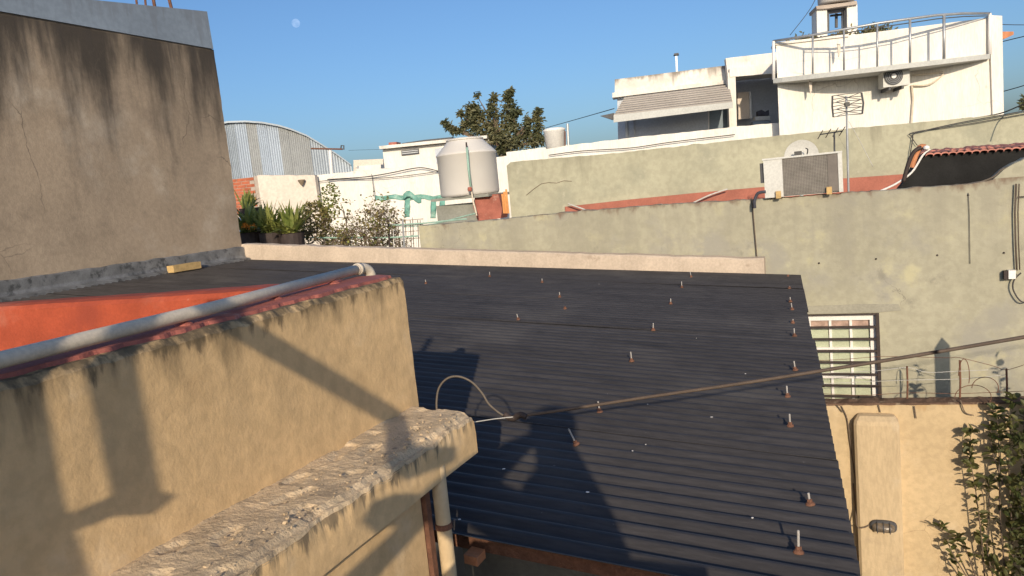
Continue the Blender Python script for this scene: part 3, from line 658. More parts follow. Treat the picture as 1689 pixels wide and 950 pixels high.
# black coated shed wall with red tiles
BP_ = Plane(1560, 280, 8.3, 3)
sh = thing('tiled_shed', BP_.p(1600, 330), 'black bitumen coated shed wall with red roof tiles along its top', 'shed')
po = [(1478, 318), (1492, 300), (1502, 284), (1512, 264), (1526, 252), (1700, 240), (1790, 234)]
q = [BP_.p(*s_) for s_ in po]; b = MB(); b.prism(q + [Vector((q[-1].x, q[-1].y, 2)), Vector((q[0].x, q[0].y, 2))], -BP_.n*.2); b.build('coated_wall', M['black'], sh)
tu0, tz0 = BP_.uz(1526, 252); tu1, tz1 = BP_.uz(1790, 234); nt_ = 20; tile0 = None
for k in range(nt_):
    t = (k+.5)/nt_; u = tu0+(tu1-tu0)*t; z = tz0+(tz1-tz0)*t; wd = (tu1-tu0)/nt_
    for row in range(3):
        if tile0 is None:
            rws = []
            for j in range(2):
                rws.append([Vector((wd*.56*math.cos(a), j*.40, .024*math.sin(a)*(1-.15*j)+j*.018)) for a in [math.pi*i/8 for i in range(9)]])
            b = MB(); b.grid(rws); b.grid([[v-Vector((0, 0, .014)) for v in r] for r in rws]); b.grid([rws[0], [v-Vector((0, 0, .014)) for v in rws[0]]])
            tile0 = b.build('roof_tile', M['tile'], None, True, base=(0, 0, 0)); o = tile0
        else:
            o = tile0.copy(); col.objects.link(o)
        o.parent = sh; p = BP_.w(u, z-.026+row*.014, .05-row*.34); o.location = p - sh.location; o.rotation_euler = (rng.uniform(-.02, .02), 0, R(3)+rng.uniform(-.04, .04))
b = MB(); b.tube(smooth_path([BP_.p(x, y, .05) for x, y in ((1503, 276), (1510, 256), (1518, 243), (1526, 243))], 4), [.028]*13, 8); b.build('hip_tile', M['ortile'], sh)
b = MB(); b.tube(smooth_path([BP_.p(x, y, .06) for x, y in ((1450, 316), (1478, 303), (1504, 284), (1522, 256), (1534, 246))], 5), .010, 8); b.build('white_pipe', M['upvc'], sh, True)
b = MB(); b.lathe(BP_.p(1528, 247, .1), [(.02, 0), (.03, .012), (.027, .03), (.01, .04)], 12); b.build('pipe_cap', M['upvc'], sh, True)
b = MB(); b.tube(smooth_path([BP_.p(x, y, .08) for x, y in ((1490, 300), (1499, 268), (1508, 250), (1520, 243))], 5), .02, 6); b.build('cable_bundle', M['iron'], sh, True)
cord('wall_top_hose', [atY(x, y, G+.02) for x, y in ((1570, 306), (1610, 302), (1638, 292), (1652, 280), (1668, 274))], .008, M['hose'], 'pale hose lying on the curved top of the green wall', 'hose')

# ================================================================ yellow wall at lower right
YW = 6.30; yw = thing('yellow_wall', (1.5, YW, 0), 'ochre yellow garden wall with an upright pilaster, lower right', 'wall')
zy = lambda x: 2.055 + .04*(x+.16)
b = MB(); rows = []
for i in range(91):
    x = -1.2 + 5.2*i/90; zt = zy(x) + .008*nn(x*9, 1, 1)
    rows.append([(x, YW + .006*nn(x*2, z*2, 1) + .002*nn(x*9, z*9, 4), z) for z in [zt*k/10 for k in range(11)]] + [(x, YW+.01, zt+.006)])
b.grid(rows); b.build('rendered_wall', M['yellow'], yw)
b = MB(); rows = []
for i in range(161):
    x = -1.2 + 5.2*i/160; zt = zy(x)+.006
    rows.append([(x, YW-.004, zt-.012+.01*nn(x*13, 5, 5)), (x, YW-.002, zt+.004), (x, YW+.05, zt+.014*(1+nn(x*15, 6, 6))), (x, YW+.1, zt+.016*(1+nn(x*22, 7, 6))), (x, YW+.15, zt), (x, YW+.15, 0)])
b.grid(rows); b.build('dirty_top', M['dirt'], yw)
p0, p1 = atY(1412, 800, YW-.1), atY(1487, 800, YW-.1); zt = atY(1450, 690, YW-.1).z
b = MB(); c_ = .035; yb_, yf_ = YW+.005, YW-.11
def ring(z, ins, f): 
    return [(p0.x+ins, yb_, z), (p0.x+ins, f+.02, z), (p0.x+ins+.02, f, z), (p1.x-ins-.02, f, z), (p1.x-ins, f+.02, z), (p1.x-ins, yb_, z)]
rws = [ring(0, 0, yf_), ring(1.0, 0, yf_), ring(zt-.06, 0, yf_), ring(zt-.03, .006, yf_+.01), ring(zt+.005, .03, yf_+.045), ring(zt+.012, .05, YW-.01)]
b.grid(rws); b.add(rws[-1], [tuple(range(6))]); pil = b.build('pilaster', M['yellowtop'], yw)
# bulkhead lamp
lc = atY(1457, 868, YW-.12)
bl = thing('bulkhead_lamp', lc, 'oval caged bulkhead lamp on the yellow pilaster', 'lamp')
def oval(a, c_, n=28): return [(math.copysign(abs(math.cos(t))**.6, math.cos(t))*a, math.copysign(abs(math.sin(t))**.75, math.sin(t))*c_) for t in [2*math.pi*i/n for i in range(n+1)]]
b = MB(); rows = [[Vector((lc.x+x, YW-.112-dy, lc.z+z)) for x, z in oval(a, c_)] for a, c_, dy in ((.098, .05, 0), (.096, .048, .02), (.088, .041, .03))]
b.grid(rows); b.add(rows[-1][:-1], [tuple(range(28))]); b.build('base', M['darkgrey'], bl, False)
b = MB(); rows = [[Vector((lc.x+x, YW-.142-dy, lc.z+z)) for x, z in oval(a, c_)] for a, c_, dy in ((.082, .036, 0), (.078, .033, .025), (.06, .022, .042), (.02, .008, .048))]
b.grid(rows); b.add(rows[-1][:-1], [tuple(range(28))]); b.build('glass', M['glassd'], bl, True)
for x in (-.045, 0, .045): b = MB(); b.tube([Vector((lc.x+x, YW-.13, lc.z-.044)), Vector((lc.x+x, YW-.185, lc.z-.03)), Vector((lc.x+x, YW-.198, lc.z)), Vector((lc.x+x, YW-.185, lc.z+.03)), Vector((lc.x+x, YW-.13, lc.z+.044))], .004, 6); b.build('cage_bar', M['darkgrey'], bl)
b = MB(); b.tube(smooth_path([Vector((lc.x-.1, YW-.12, lc.z)), Vector((lc.x-.14, YW-.13, lc.z-.02)), Vector((p0.x-.004, YW-.13, lc.z-.015)), Vector((p0.x-.01, YW-.05, lc.z+.1)), Vector((p0.x-.02, YW-.02, lc.z+.3))], 5), .005, 6); b.build('lamp_cord', M['twig'], bl, True)
# dead creeper wires hanging over the wall
for k, pts in enumerate(([(1388, 670), (1397, 690), (1401, 720), (1408, 770), (1412, 800)], [(1449, 668), (1452, 680)], [(1508, 670), (1511, 690)], [(1584, 660), (1592, 680), (1606, 685)], [(1380, 668), (1390, 680)])):
    cord('dead_creeper', [atY(x, y, YW-.02) for x, y in pts], .0045, M['twig'], ['long dry creeper stem hanging down beside the yellow pilaster', 'short dry creeper stem above the pilaster top', 'short dry creeper stem right of the pilaster', 'forked dry creeper stem near the shrub on the yellow wall', 'tiny dry creeper stem nearest the black roof edge'][k], 'creeper', 'dry creeper stems on the yellow wall')
# wire fence on top of the yellow wall
wf = thing('barbed_wire_fence', (1, YW+.08, 2.1), 'rusty sagging wire fence strung above the yellow wall', 'wire fence')
WP = Plane(1550, 640, YW+.08, 0)
for x, y0, y1 in ((1496, 604, 664), (1583, 594, 664), (1660, 608, 664)): b = MB(); b.tube([WP.p(x, y1+4), WP.p(x+1, (y0+y1)/2), WP.p(x, y0)], .007, 6); b.build('post', M['rust'], wf)
for pts in ([(1330, 596), (1400, 592), (1460, 588), (1560, 590), (1583, 590), (1640, 604), (1660, 610), (1700, 598)], [(1340, 616), (1440, 612), (1496, 606), (1530, 614), (1583, 612), (1630, 610)], [(1340, 634), (1420, 630), (1496, 627), (1583, 625), (1660, 618)], [(1340, 648), (1420, 652), (1496, 648), (1583, 649), (1689, 645)]):
    b = MB(); b.tube(smooth_path([WP.p(x, y, rng.uniform(-.03, .03)) for x, y in pts], 5), .0022, 5); b.build('strand', M['wirepale'] if rng.random() < .3 else M['rust'], wf)
for cx_, cy_, rx_, ry_ in ((1590, 620, 9, 28), (1605, 655, 30, 20), (1625, 640, 22, 18)):
    b = MB(); b.tube([WP.p(cx_+rx_*math.cos(t), cy_+ry_*math.sin(t), .08*t/6) for t in [math.pi+math.pi*i/14 for i in range(17)]], .003, 5); b.build('coil', M['rust'], wf)
# timber post standing right of view; its pointed head shades the green wall
tp = atY(1553, 556, G) + SUN*((5.85-G)/SUN.y)
b = MB(); hw = .042
b.add([(tp.x+sx*hw, 5.85+sy*hw, z) for z in (0, tp.z-.09) for sx, sy in ((-1, -1), (1, -1), (1, 1), (-1, 1))] + [(tp.x, 5.85, tp.z)], [(3, 2, 1, 0), (0, 1, 5, 4), (1, 2, 6, 5), (2, 3, 7, 6), (3, 0, 4, 7), (4, 5, 8), (5, 6, 8), (6, 7, 8), (7, 4, 8)])
tag(b.build('timber_post', M['timber']), 'pointed timber post whose shadow falls on the green wall right of the window', 'post')

# ================================================================ vegetation
def leaf_mesh(L=.05, W=.022):
    me = bpy.data.meshes.new('leaf')
    me.from_pydata([(0, 0, 0), (W*.8, L*.35, .12*L), (W*.6, L*.75, .08*L), (0, L, -.05*L), (-W*.6, L*.75, .08*L), (-W*.8, L*.35, .12*L), (0, L*.5, 0)], [],
                   [(0, 1, 6), (1, 2, 6), (2, 3, 6), (3, 4, 6), (4, 5, 6), (5, 0, 6)]); return me
def leaf_rot(rg, out): 
    d = (out.normalized()*rg.uniform(.4, 1.1) + Vector((rg.gauss(0, .5), rg.gauss(0, .5), rg.gauss(0.1, .45)))).normalized()
    q = d.to_track_quat('Y', 'Z'); return (q @ Matrix.Rotation(rg.uniform(-1, 1), 3, 'Y').to_quaternion())
def add_leaf(mb, p, q, L, W):
    V = [(0, 0, 0), (W*.8, L*.35, .12*L), (W*.6, L*.75, .08*L), (0, L, -.05*L), (-W*.6, L*.75, .08*L), (-W*.8, L*.35, .12*L)]
    mb.add([p + q @ Vector(v) for v in V], [(0, 1, 2, 3), (0, 3, 4, 5)])
def leafy_shoot(parent, pts, nl, Lf, rg, lm, leaf_m, stem_m, single=True, r0=.006, spread=.02):
    b = MB(); path = smooth_path(pts, 5); b.tube(path, [r0*(1-.7*i/(len(path)-1)) for i in range(len(path))], 5); b.build('stem', stem_m, parent)
    base = parent.location
    for i in range(nl):
        t = rg.uniform(.08, 1)**.8*(len(path)-1); k = int(t); p = path[k].lerp(path[min(k+1, len(path)-1)], t-k)
        out = Vector((math.cos(i*2.4), math.sin(i*2.4), .45)); q = leaf_rot(rg, out)
        o = bpy.data.objects.new('leaf', lm); col.objects.link(o); o.parent = parent; o.location = p - base
        o.rotation_mode = 'QUATERNION'; o.rotation_quaternion = q; s_ = rg.uniform(.7, 1.2); o.scale = (s_, s_, s_)
SP = Plane(1640, 800, 6.19, 0); rg = random.Random(21)
lm = leaf_mesh(.072, .026); lm.materials.append(M['leaf_shrub'])
sb = thing('leafy_shrub', SP.p(1660, 1200), 'dark glossy leaved shrub growing against the yellow wall at lower right', 'shrub')
sb.location.z = 0
shoots = [([(1625, 960), (1618, 880), (1608, 800), (1600, 755), (1602, 708)], 84), ([(1612, 960), (1590, 900), (1568, 882), (1546, 868)], 26), ([(1600, 960), (1570, 910), (1562, 890)], 10),
          ([(1660, 960), (1650, 860), (1648, 760), (1646, 700), (1641, 672)], 50), ([(1672, 960), (1668, 850), (1664, 760), (1668, 690), (1672, 655)], 50), ([(1640, 960), (1628, 900), (1632, 830), (1630, 790)], 24), ([(1690, 950), (1685, 800), (1690, 660)], 40),
          ([(1598, 985), (1580, 940), (1574, 915)], 10), ([(1655, 800), (1636, 740), (1634, 700)], 16)]
for pts, n_ in shoots:
    leafy_shoot(sb, [SP.p(x, y, rg.uniform(-.05, .06)) for x, y in pts], n_, .05, rg, lm, M['leaf_shrub'], M['bark'])
b = MB()
for i in range(1900):
    x = rg.uniform(1640, 1780); y = rg.uniform(668, 1130)
    lim = 1672 + 10*math.sin(y*.03) - max(0, (y-840))*.5 - (8 if 700 < y < 800 else 0)
    if y > 960: lim = 1592
    if x < lim + rg.uniform(-10, 14): x = lim + abs(rg.gauss(0, 40))
    if nn(x*.03, y*.03, 7) < -.12: continue
    if y < 690 and rg.random() < .5: continue
    p = SP.p(x, y, rg.uniform(-.09, .25)); add_leaf(b, p, leaf_rot(rg, Vector((rg.uniform(-1, 1), rg.uniform(-1.2, .4), .5))), rg.uniform(.045, .075), rg.uniform(.016, .027))
tag(b.build('foliage', M['leaf_shrub'], sb, fix=False), kind='stuff')
# saplings just right of view, shading the green wall
for pts, lab in (([(1508, 672), (1512, 640), (1516, 604)], 'slim sapling whose leaf shadow falls beside the post shadow on the wall'), ([(1647, 690), (1650, 640), (1643, 590)], 'second slim sapling whose leaf shadow falls near the fence end')):
    P = [atY(x, y, G) + SUN*((5.72-G)/SUN.y) for x, y in pts]
    s_ = thing('sapling', (P[0].x, P[0].y, 0), lab, 'sapling'); leafy_shoot(s_, [Vector((P[0].x+.02, P[0].y, 1.2))]+P, 22, .05, rg, lm, M['leaf_shrub'], M['bark'])

# ---- terrace garden beyond the kerb: spiky plants, dry bush, blue tarp
def spiky(name, pl, px, py, n_, L, label, flower=False, seed=0):
    rg = random.Random(seed); c = pl.p(px, py); t = thing(name, (c.x, c.y, c.z-.25), label, 'plant', 'spiky potted plants')
    bl_ = []
    for i in range(n_):
        a = rg.uniform(0, 6.28); el = rg.uniform(.3, 1.35); l = L*rg.uniform(.6, 1.1)
        d = Vector((math.cos(a)*math.cos(el), math.sin(a)*math.cos(el), math.sin(el))); s_ = d.cross(Vector((0, 0, 1))).normalized()*.028
        o = Vector((rg.gauss(0, .05), rg.gauss(0, .05), 0)); p0 = c+o; p1 = p0+d*l*.55; p2 = p0+d*l+Vector((0, 0, -.22*l*math.cos(el)))
        b = MB(); b.add([p0-s_*.7, p0+s_*.7, p1+s_, p1-s_, p2], [(0, 1, 2, 3), (3, 2, 4)]); b.build('blade', M['leaf_spiky'], t, fix=False)
    b = MB(); b.lathe((c.x, c.y, c.z-.5), [(.13, 0), (.17, .5), (.18, .51), (.15, .49)], 16); b.build('pot', M['iron'], t)
    if flower:
        for k in range(4):
            p = pl.p(px+rg.uniform(-10, 10), py-8+rg.uniform(-6, 3), .12); b = MB()
            for j in range(6): a = j*1.05; b.add([p, p+Vector((.045*math.cos(a), -.01, .045*math.sin(a))), p+Vector((.045*math.cos(a+.7), -.02, .045*math.sin(a+.7)))], [(0, 1, 2)])
            b.build('flower', M['flower'], t, fix=False)
    return t
V1 = Plane(440, 385, 8.0, 10)
spiky('spiky_plant', V1, 411, 384, 60, .50, 'spiky green plant with orange flowers nearest the tall brown wall', True, 1)
spiky('spiky_plant', V1, 447, 384, 80, .52, 'taller spiky green plant in the middle behind the kerb', False, 2)
spiky('spiky_plant', V1, 481, 385, 80, .50, 'pale spiky green plant next to the dry bush', False, 3)
spiky('spiky_plant', Plane(415, 352, 10.2, 10), 411, 344, 34, .42, 'yellowish spiky plant in front of the brick wall', False, 4)
spiky('spiky_plant', Plane(462, 380, 10.0, 10), 430, 378, 60, .55, 'dark spiky plant half hidden behind the flowering one', False, 5)
b = MB(); b.box((V1.p(385, 400).x, V1.p(450, 400).y+.3, 3.1), (V1.p(505, 400).x, V1.p(450, 400).y+.8, 3.33)); tag(b.build('planter_shelf', M['plastic']), 'dark low shelf under the spiky plants behind the kerb', 'shelf')
TPn = Plane(420, 365, 11, 10); b = MB()
b.grid([[TPn.p(395+60*i/10, 352+34*j/6+3*math.sin(i*.9), -.2+.25*j/6+.04*nn(i*.7, j*.7, 2)) for i in range(11)] for j in range(7)]); b.grid([[TPn.p(395+60*i/10, 352+34*j/6+3*math.sin(i*.9), -.23+.25*j/6+.04*nn(i*.7, j*.7, 2)) for i in range(11)] for j in range(7)])
tag(b.build('blue_tarp', M['tarp'], smooth=True, fix=False), 'blue tarpaulin behind the spiky plants beside the brick wall', 'tarp')
# dry bush
BPn = Plane(570, 360, 8.9, 15); rg = random.Random(5)
db = thing('dry_bush', BPn.p(570, 410), 'sprawling half bare bush with brown twigs behind the kerb', 'bush'); db.location.z = 2.9
b = MB(); tips = []
def grow(p, d, l, r, dep):
    n = 4; pts = [p]; 
    for i in range(n):
        d = (d + Vector((rg.gauss(0, .22), rg.gauss(0, .16), rg.gauss(0, .22)-.02))).normalized(); pts.append(pts[-1]+d*l/n)
    b.tube(pts, [r*(1-.12*i) for i in range(n+1)], 4, False); 
    if dep == 0: tips.append(pts[-1]); tips.append(pts[2]); return
    for k in range(rg.choice((2, 3, 3))): q = pts[rg.randint(1, n)]; grow(q, (d*.5 + Vector((rg.gauss(0, .7), rg.gauss(0, .4), rg.gauss(0, .55)))).normalized(), l*.72, r*.66, dep-1)
for px_, py_, dx, dz in ((535, 405, -.1, 1), (555, 405, .2, 1), (590, 405, .5, .8), (610, 405, -.3, .8), (575, 405, 0, .9), (635, 405, -.2, .8), (520, 405, -.3, .8), (620, 405, .5, .5), (545, 405, .1, 1.2), (560, 400, .3, .7), (600, 400, .3, .9), (580, 400, -.5, .7), (640, 402, .1, .6), (625, 400, -.1, .9), (650, 404, -.5, .5), (598, 404, 0, .8), (615, 404, .2, .7)):
    p = BPn.p(px_, py_, rg.uniform(-.2, .2)); p.z -= .15; grow(p, (BPn.d*dx+Vector((0, 0, dz))).normalized(), .42, .013, 4)
tag(b.build('twigs', M['twig'], db, fix=False), kind='stuff')
for nm, m_, n_, f_ in (('foliage', 'leaf_dry', 2600, lambda px: px < 560), ('green_foliage', 'leaf_spiky', 800, lambda px: 520 < px < 575)):
    b = MB()
    for i in range(n_):
        if rg.random() < .6: p = tips[rg.randrange(len(tips))] + Vector((rg.gauss(0, .03), rg.gauss(0, .03), rg.gauss(0, .03)))
        elif nm == 'foliage':
            a = rg.uniform(0, 6.28); r_ = math.sqrt(rg.random()); p = BPn.p(518+28*r_*math.cos(a), 365+32*r_*math.sin(a), rg.uniform(-.2, .2))
        else:
            a = rg.uniform(0, 6.28); r_ = math.sqrt(rg.random()); p = BPn.p(545+18*r_*math.cos(a), 335+32*r_*math.sin(a), rg.uniform(-.15, .15))
        add_leaf(b, p, leaf_rot(rg, Vector((rg.uniform(-1, 1), -1, .3))), rg.uniform(.035, .06), rg.uniform(.014, .024))
    tag(b.build(nm, M[m_], db, fix=False), kind='stuff')
# wire panel fence and rails
FPn = Plane(680, 385, 9.0, 12)
fe = thing('garden_fence', FPn.p(670, 410), 'wire panel fence with pale green rails behind the kerb', 'fence'); fe.location.z = 3
for pts in ([(640, 372), (700, 368), (770, 361)], [(400, 391), (520, 392), (640, 392), (690, 389)]): b = MB(); b.tube([FPn.p(x, y) for x, y in pts], .011, 6); b.build('rail', M['greenrail'], fe)
for x, m_ in ((664, 'galv'), (640, 'iron')): b = MB(); b.tube([FPn.p(x+3, 412, .02), FPn.p(x, 362, .02)], .014, 6); b.build('post', M[m_], fe)
for i in range(13): x = 648+49*i/12; b = MB(); b.tube([FPn.p(x+2, 408, -.04), FPn.p(x, 363, -.04)], .006, 4); b.build('bar', M['twig'] if i % 3 else M['upvc'], fe)
for y in (363, 372, 382, 394): b = MB(); b.tube([FPn.p(646, y+2, -.06), FPn.p(698, y-2, -.06)], .006, 4); b.build('cross_wire', M['twig'], fe)
# shade net
NPn = Plane(670, 330, 12.6, 12); b = MB()
def net_strip(pts, wd): 
    rows = []
    for i, (x, y) in enumerate(pts): rows.append([NPn.p(x, y+wd*j/4+1.5*nn(i*.9, j*.8, 3), .08*nn(i*.6, j, 5)) for j in range(5)])
    b.grid(rows)
net_strip([(618+110*i/16, 322-.02*i+1.5*math.sin(i)) for i in range(17)], 8)
for x0, ln in ((668, 34), (711, 36), (726, 34)): 
    b.grid([[NPn.p(x0+9*j/3+2*nn(i*.6, j, 1)-.12*i*(1 if x0 != 726 else 2), 324+ln*i/8, .1*nn(i*.5, j, 8)+.04) for j in range(4)] for i in range(9)])
b.grid([[NPn.p(665+30*i/6, 320-6*math.sin(i*.9)+10*j/3, .12*nn(i, j, 6)+.1) for j in range(4)] for i in range(7)])
nb = b.build('shade_net', M['net'], smooth=True, fix=False); md = nb.modifiers.new('thickness', 'SOLIDIFY'); md.thickness = .006
tag(nb, 'torn green shade net draped beside the large water tank', 'net')

# ================================================================ large water tank on blocks
c0 = atY(776, 322, 11.5); tk = thing('water_tank', c0, 'large white plastic water tank on blocks above the garden', 'water tank')
rT = (atY(822, 318, 11.5).x - atY(730, 322, 11.5).x)/2*.94; zb = c0.z
b = MB(); hh = .69
b.lathe(c0, [(rT*.94, 0), (rT*.98, .015), (rT, .05), (rT*1.0, hh-.01), (rT*1.025, hh), (rT*1.025, hh+.02), (rT*.97, hh+.05), (rT*.62, hh+.235), (rT*.6, hh+.25)], 48); tb_ = b.build('tank_body', M['tank'], tk, True)
b = MB(); b.lathe(c0+Vector((0, 0, hh+.245)), [(rT*.63, 0), (rT*.64, .02), (rT*.6, .035), (rT*.2, .05)], 32); b.build('lid', M['tank'], tk, True)
b = MB(); fr = c0 + Vector((.0, -rT-.04, 0))
PT = Plane(775, 300, fr.y, 8)
b.tube([PT.p(770, 243), PT.p(773, 280), PT.p(777, 312)], .020, 8); b.build('green_pipe', M['greenrail'], tk, True)
b = MB(); b.tube(smooth_path([PT.p(777, 308), PT.p(780, 330), PT.p(784, 345), PT.p(786, 356)], 4), .016, 8); b.build('lower_pipe', M['pipe'], tk, True)
b = MB(); q = PT.p(775, 312, .03); b.lathe(q-Vector((0, 0, .035)), [(.03, 0), (.038, .02), (.038, .05), (.03, .07)], 10); b.build('valve', M['brown'], tk)
b = MB(); b.tube([PT.p(769, 235, -.05), PT.p(770, 246)], .014, 6); b.build('inlet', M['iron'], tk)
s1 = Plane(755, 340, 11.35, 6); s2 = Plane(800, 340, 11.2, 6)
b = MB(); q0, q1 = s1.uz(726, 400), s1.uz(792, 333); b.rect(s1, q0[0], 0, q1[0], q1[1], 0, .6); tag(b.build('tank_pedestal', M['grey']), 'grey green block pedestal in shade under the water tank', 'pedestal')
b = MB(); q0, q1 = s2.uz(783, 352), s2.uz(826, 324)
b.prism([s2.p(783, 326), s2.p(790, 322), s2.p(822, 320), s2.p(828, 345), s2.p(826, 360), s2.p(788, 365), s2.p(780, 340)], -s2.n*.35); tag(b.build('brick_block', M['brown']), 'red brown masonry block at the right foot of the water tank', 'block')
b = MB(); zz_ = zb; b.box((c0.x-.55, c0.y-.42, zz_-.05), (c0.x+.55, c0.y+.5, zz_-.004)); tag(b.build('tank_slab', M['grey']), 'thin slab carrying the large water tank', 'slab')
cord('tank_hose', [atY(x, y, 10.9) for x, y in ((784, 352), (760, 358), (730, 366), (700, 372), (665, 374))], .012, M['greenrail'], 'thin pale hose running left from the foot of the tank', 'hose')
b = MB(); pa = Plane(740, 372, 8.1, 0)
# ================================================================ white walls and buildings behind
HB = Plane(400, 320, 17.0, 18)
bw = thing('brick_wall', HB.p(400, 345), 'patch of exposed red brick wall beside the tall brown tower wall', 'wall'); bw.location.z = 0
q0, q1 = HB.uz(372, 345), HB.uz(418, 292); b = MB(); b.rect(HB, q0[0], 0, q1[0], q1[1], -.012, .25); b.build('mortar_core', M['mortar'], bw)
bz = (q1[1]-q0[1]+.2)/11; blen = .27; brick0 = None
for r_ in range(11):
    for k in range(5):
        u = q1[0] - (k+.5)*blen - (blen/2 if r_ % 2 else 0)
        if u < q0[0]: continue
        L_ = blen-.014
        z = q1[1] - (r_+.5)*bz
        if brick0 is None:
            b = MB(); b.prism([HB.d*(-L_/2)+Vector((0, 0, -bz/2+.007)), HB.d*(L_/2)+Vector((0, 0, -bz/2+.007)), HB.d*(L_/2)+Vector((0, 0, bz/2-.007)), HB.d*(-L_/2)+Vector((0, 0, bz/2-.007))], -HB.n*.1)
            brick0 = b.build('brick', M['brickm'], None, base=(0, 0, 0)); o = brick0
        else: o = brick0.copy(); col.objects.link(o)
        o.parent = bw; o.location = HB.w(u, z, rng.uniform(-.003, .006)) - bw.location
b = MB(); q0, q1 = HB.uz(418, 345), HB.uz(426, 290); b.rect(HB, q1[0]-.13, 0, q1[0]+.01, q1[1], .03, .3); b.build('corner_pier', M['mortar'], bw)
W1 = Plane(470, 300, 16.5, 18)
def strip_wall(name, pl, tops, m, label, th=.2, cat='wall', parent=None, off=0, zbase=0, rough=.012):
    q = [pl.uz(x, y, off) for x, y in tops]; b = MB(); rows = []; n = 60
    for i in range(n+1):
        u = q[0][0]+(q[-1][0]-q[0][0])*i/n; zt = q[0][1]
        for (ua, za), (uc, zc) in zip(q, q[1:]):
            if ua <= u <= uc+1e-6: zt = za+(zc-za)*(u-ua)/(uc-ua)
        zt += rough*nn(u*4, 3, q[0][1])+rough*.6*nn(u*13, 3, 1)
        rows.append([pl.w(u, zbase, off), pl.w(u, (zbase+zt)/2, off), pl.w(u, zt, off), pl.w(u, zt+.01, off-th), pl.w(u, zbase, off-th)])
    b.grid(rows); b.add(rows[0], [tuple(range(5))]); b.add(rows[-1], [tuple(range(5))])
    o = b.build(name, m, parent)
    return tag(o, label, cat) if parent is None else o
strip_wall('beige_wall', W1, [(424, 289), (470, 289), (519, 289)], M['beige'], 'pale beige wall below the arched hangar, next to the bricks')
b = MB(); q = W1.p(498, 306, .12); b.lathe(q, [(.02, 0), (.09, .12), (.1, .16), (.08, .14)], 12); tag(b.build('hanging_basket', M['timber']), 'small wicker basket hanging on the beige wall', 'basket')
W2 = Plane(620, 290, 17.5, 14)
strip_wall('white_wall', W2, [(519, 289), (560, 285), (620, 279), (724, 272), (835, 262), (880, 258)], M['white'], 'long bright white wall behind the dry bush and the tank')
cord('wall_cable', [W2.p(x, y, .15) for x, y in ((540, 296), (600, 292), (640, 286), (680, 278), (700, 277), (730, 284))], .014, M['wire'], 'dark cable sagging along the top of the long white wall', 'cable')
cord('wall_cable', [W2.p(x, y, .12) for x, y in ((520, 300), (560, 296), (640, 293), (730, 282))], .010, M['wire'], 'second thinner cable lower on the long white wall', 'cable')
cord('wall_cable', [W2.p(x, y, .1) for x, y in ((613, 287), (616, 310), (617, 325))], .008, M['wire'], 'short vertical cable hanging down the long white wall', 'cable')
# small flat roofed white house left of the tank
W3 = Plane(700, 260, 24, 14)
h3 = thing('flat_roofed_house', W3.p(715, 290), 'small flat roofed white house behind the large water tank', 'house'); h3.location.z = 0
q = [W3.p(631, 247), W3.p(806, 230)]; b = MB(); b.prism([q[0], q[1], Vector((q[1].x, q[1].y, 0)), Vector((q[0].x, q[0].y, 0))], -W3.n*5); b.build('wall', M['white'], h3)
q = [W3.p(625, 241, .3), W3.p(803, 223, .3), W3.p(803, 228, .3), W3.p(626, 246, .3)]; b = MB(); b.prism(q, -W3.n*5.6); rf3 = b.build('roof', M['whitedirty'], h3)
b = MB(); b.prism([W3.p(663, 239, .1), W3.p(745, 229, .1), W3.p(745, 226, .1), W3.p(700, 230.5, .1), W3.p(663, 236, .1)], -W3.n*2); b.build('roof_sheeting', M['darkgrey'], rf3)
b = MB(); b.prism([W3.p(641, 240, .1), W3.p(654, 239, .1), W3.p(654, 234, .1), W3.p(641, 235, .1)], -W3.n*.5); b.build('roof_bricks', M['brown'], rf3)
wn = W3.uz(663, 257); we = W3.uz(691, 247); b = MB(); b.rect(W3, wn[0], wn[1], we[0], wn[1]+.19, .04, .06); wv = b.build('window', M['darkgrey'], h3)
for k in range(2): b = MB(); b.rect(W3, wn[0]+.02, wn[1]+.05+.07*k, we[0]-.02, wn[1]+.085+.07*k, .06, .018); b.build('louvre', M['galv'], wv)
b = MB(); q0 = W3.uz(720, 270); q1 = W3.uz(736, 243); b.rect(W3, q0[0], q0[1], q1[0], q1[1], .03, .05); b.build('door', M['shadewall'], h3)
W3b = Plane(600, 275, 30, 14); b = MB(); b.prism([W3b.p(583, 264), W3b.p(632, 262), W3b.p(632, 300), W3b.p(583, 300)], -W3b.n*4); tag(b.build('low_annex', M['beige']), 'low pale building between the hangar and the flat roofed house', 'building')
b = MB(); b.prism([W3b.p(588, 274, 2), W3b.p(628, 271, 2), W3b.p(628, 300, 2), W3b.p(588, 300, 2)], -W3b.n*1.5); tag(b.build('low_parapet', M['white']), 'small white parapet in front of the low pale building', 'wall')
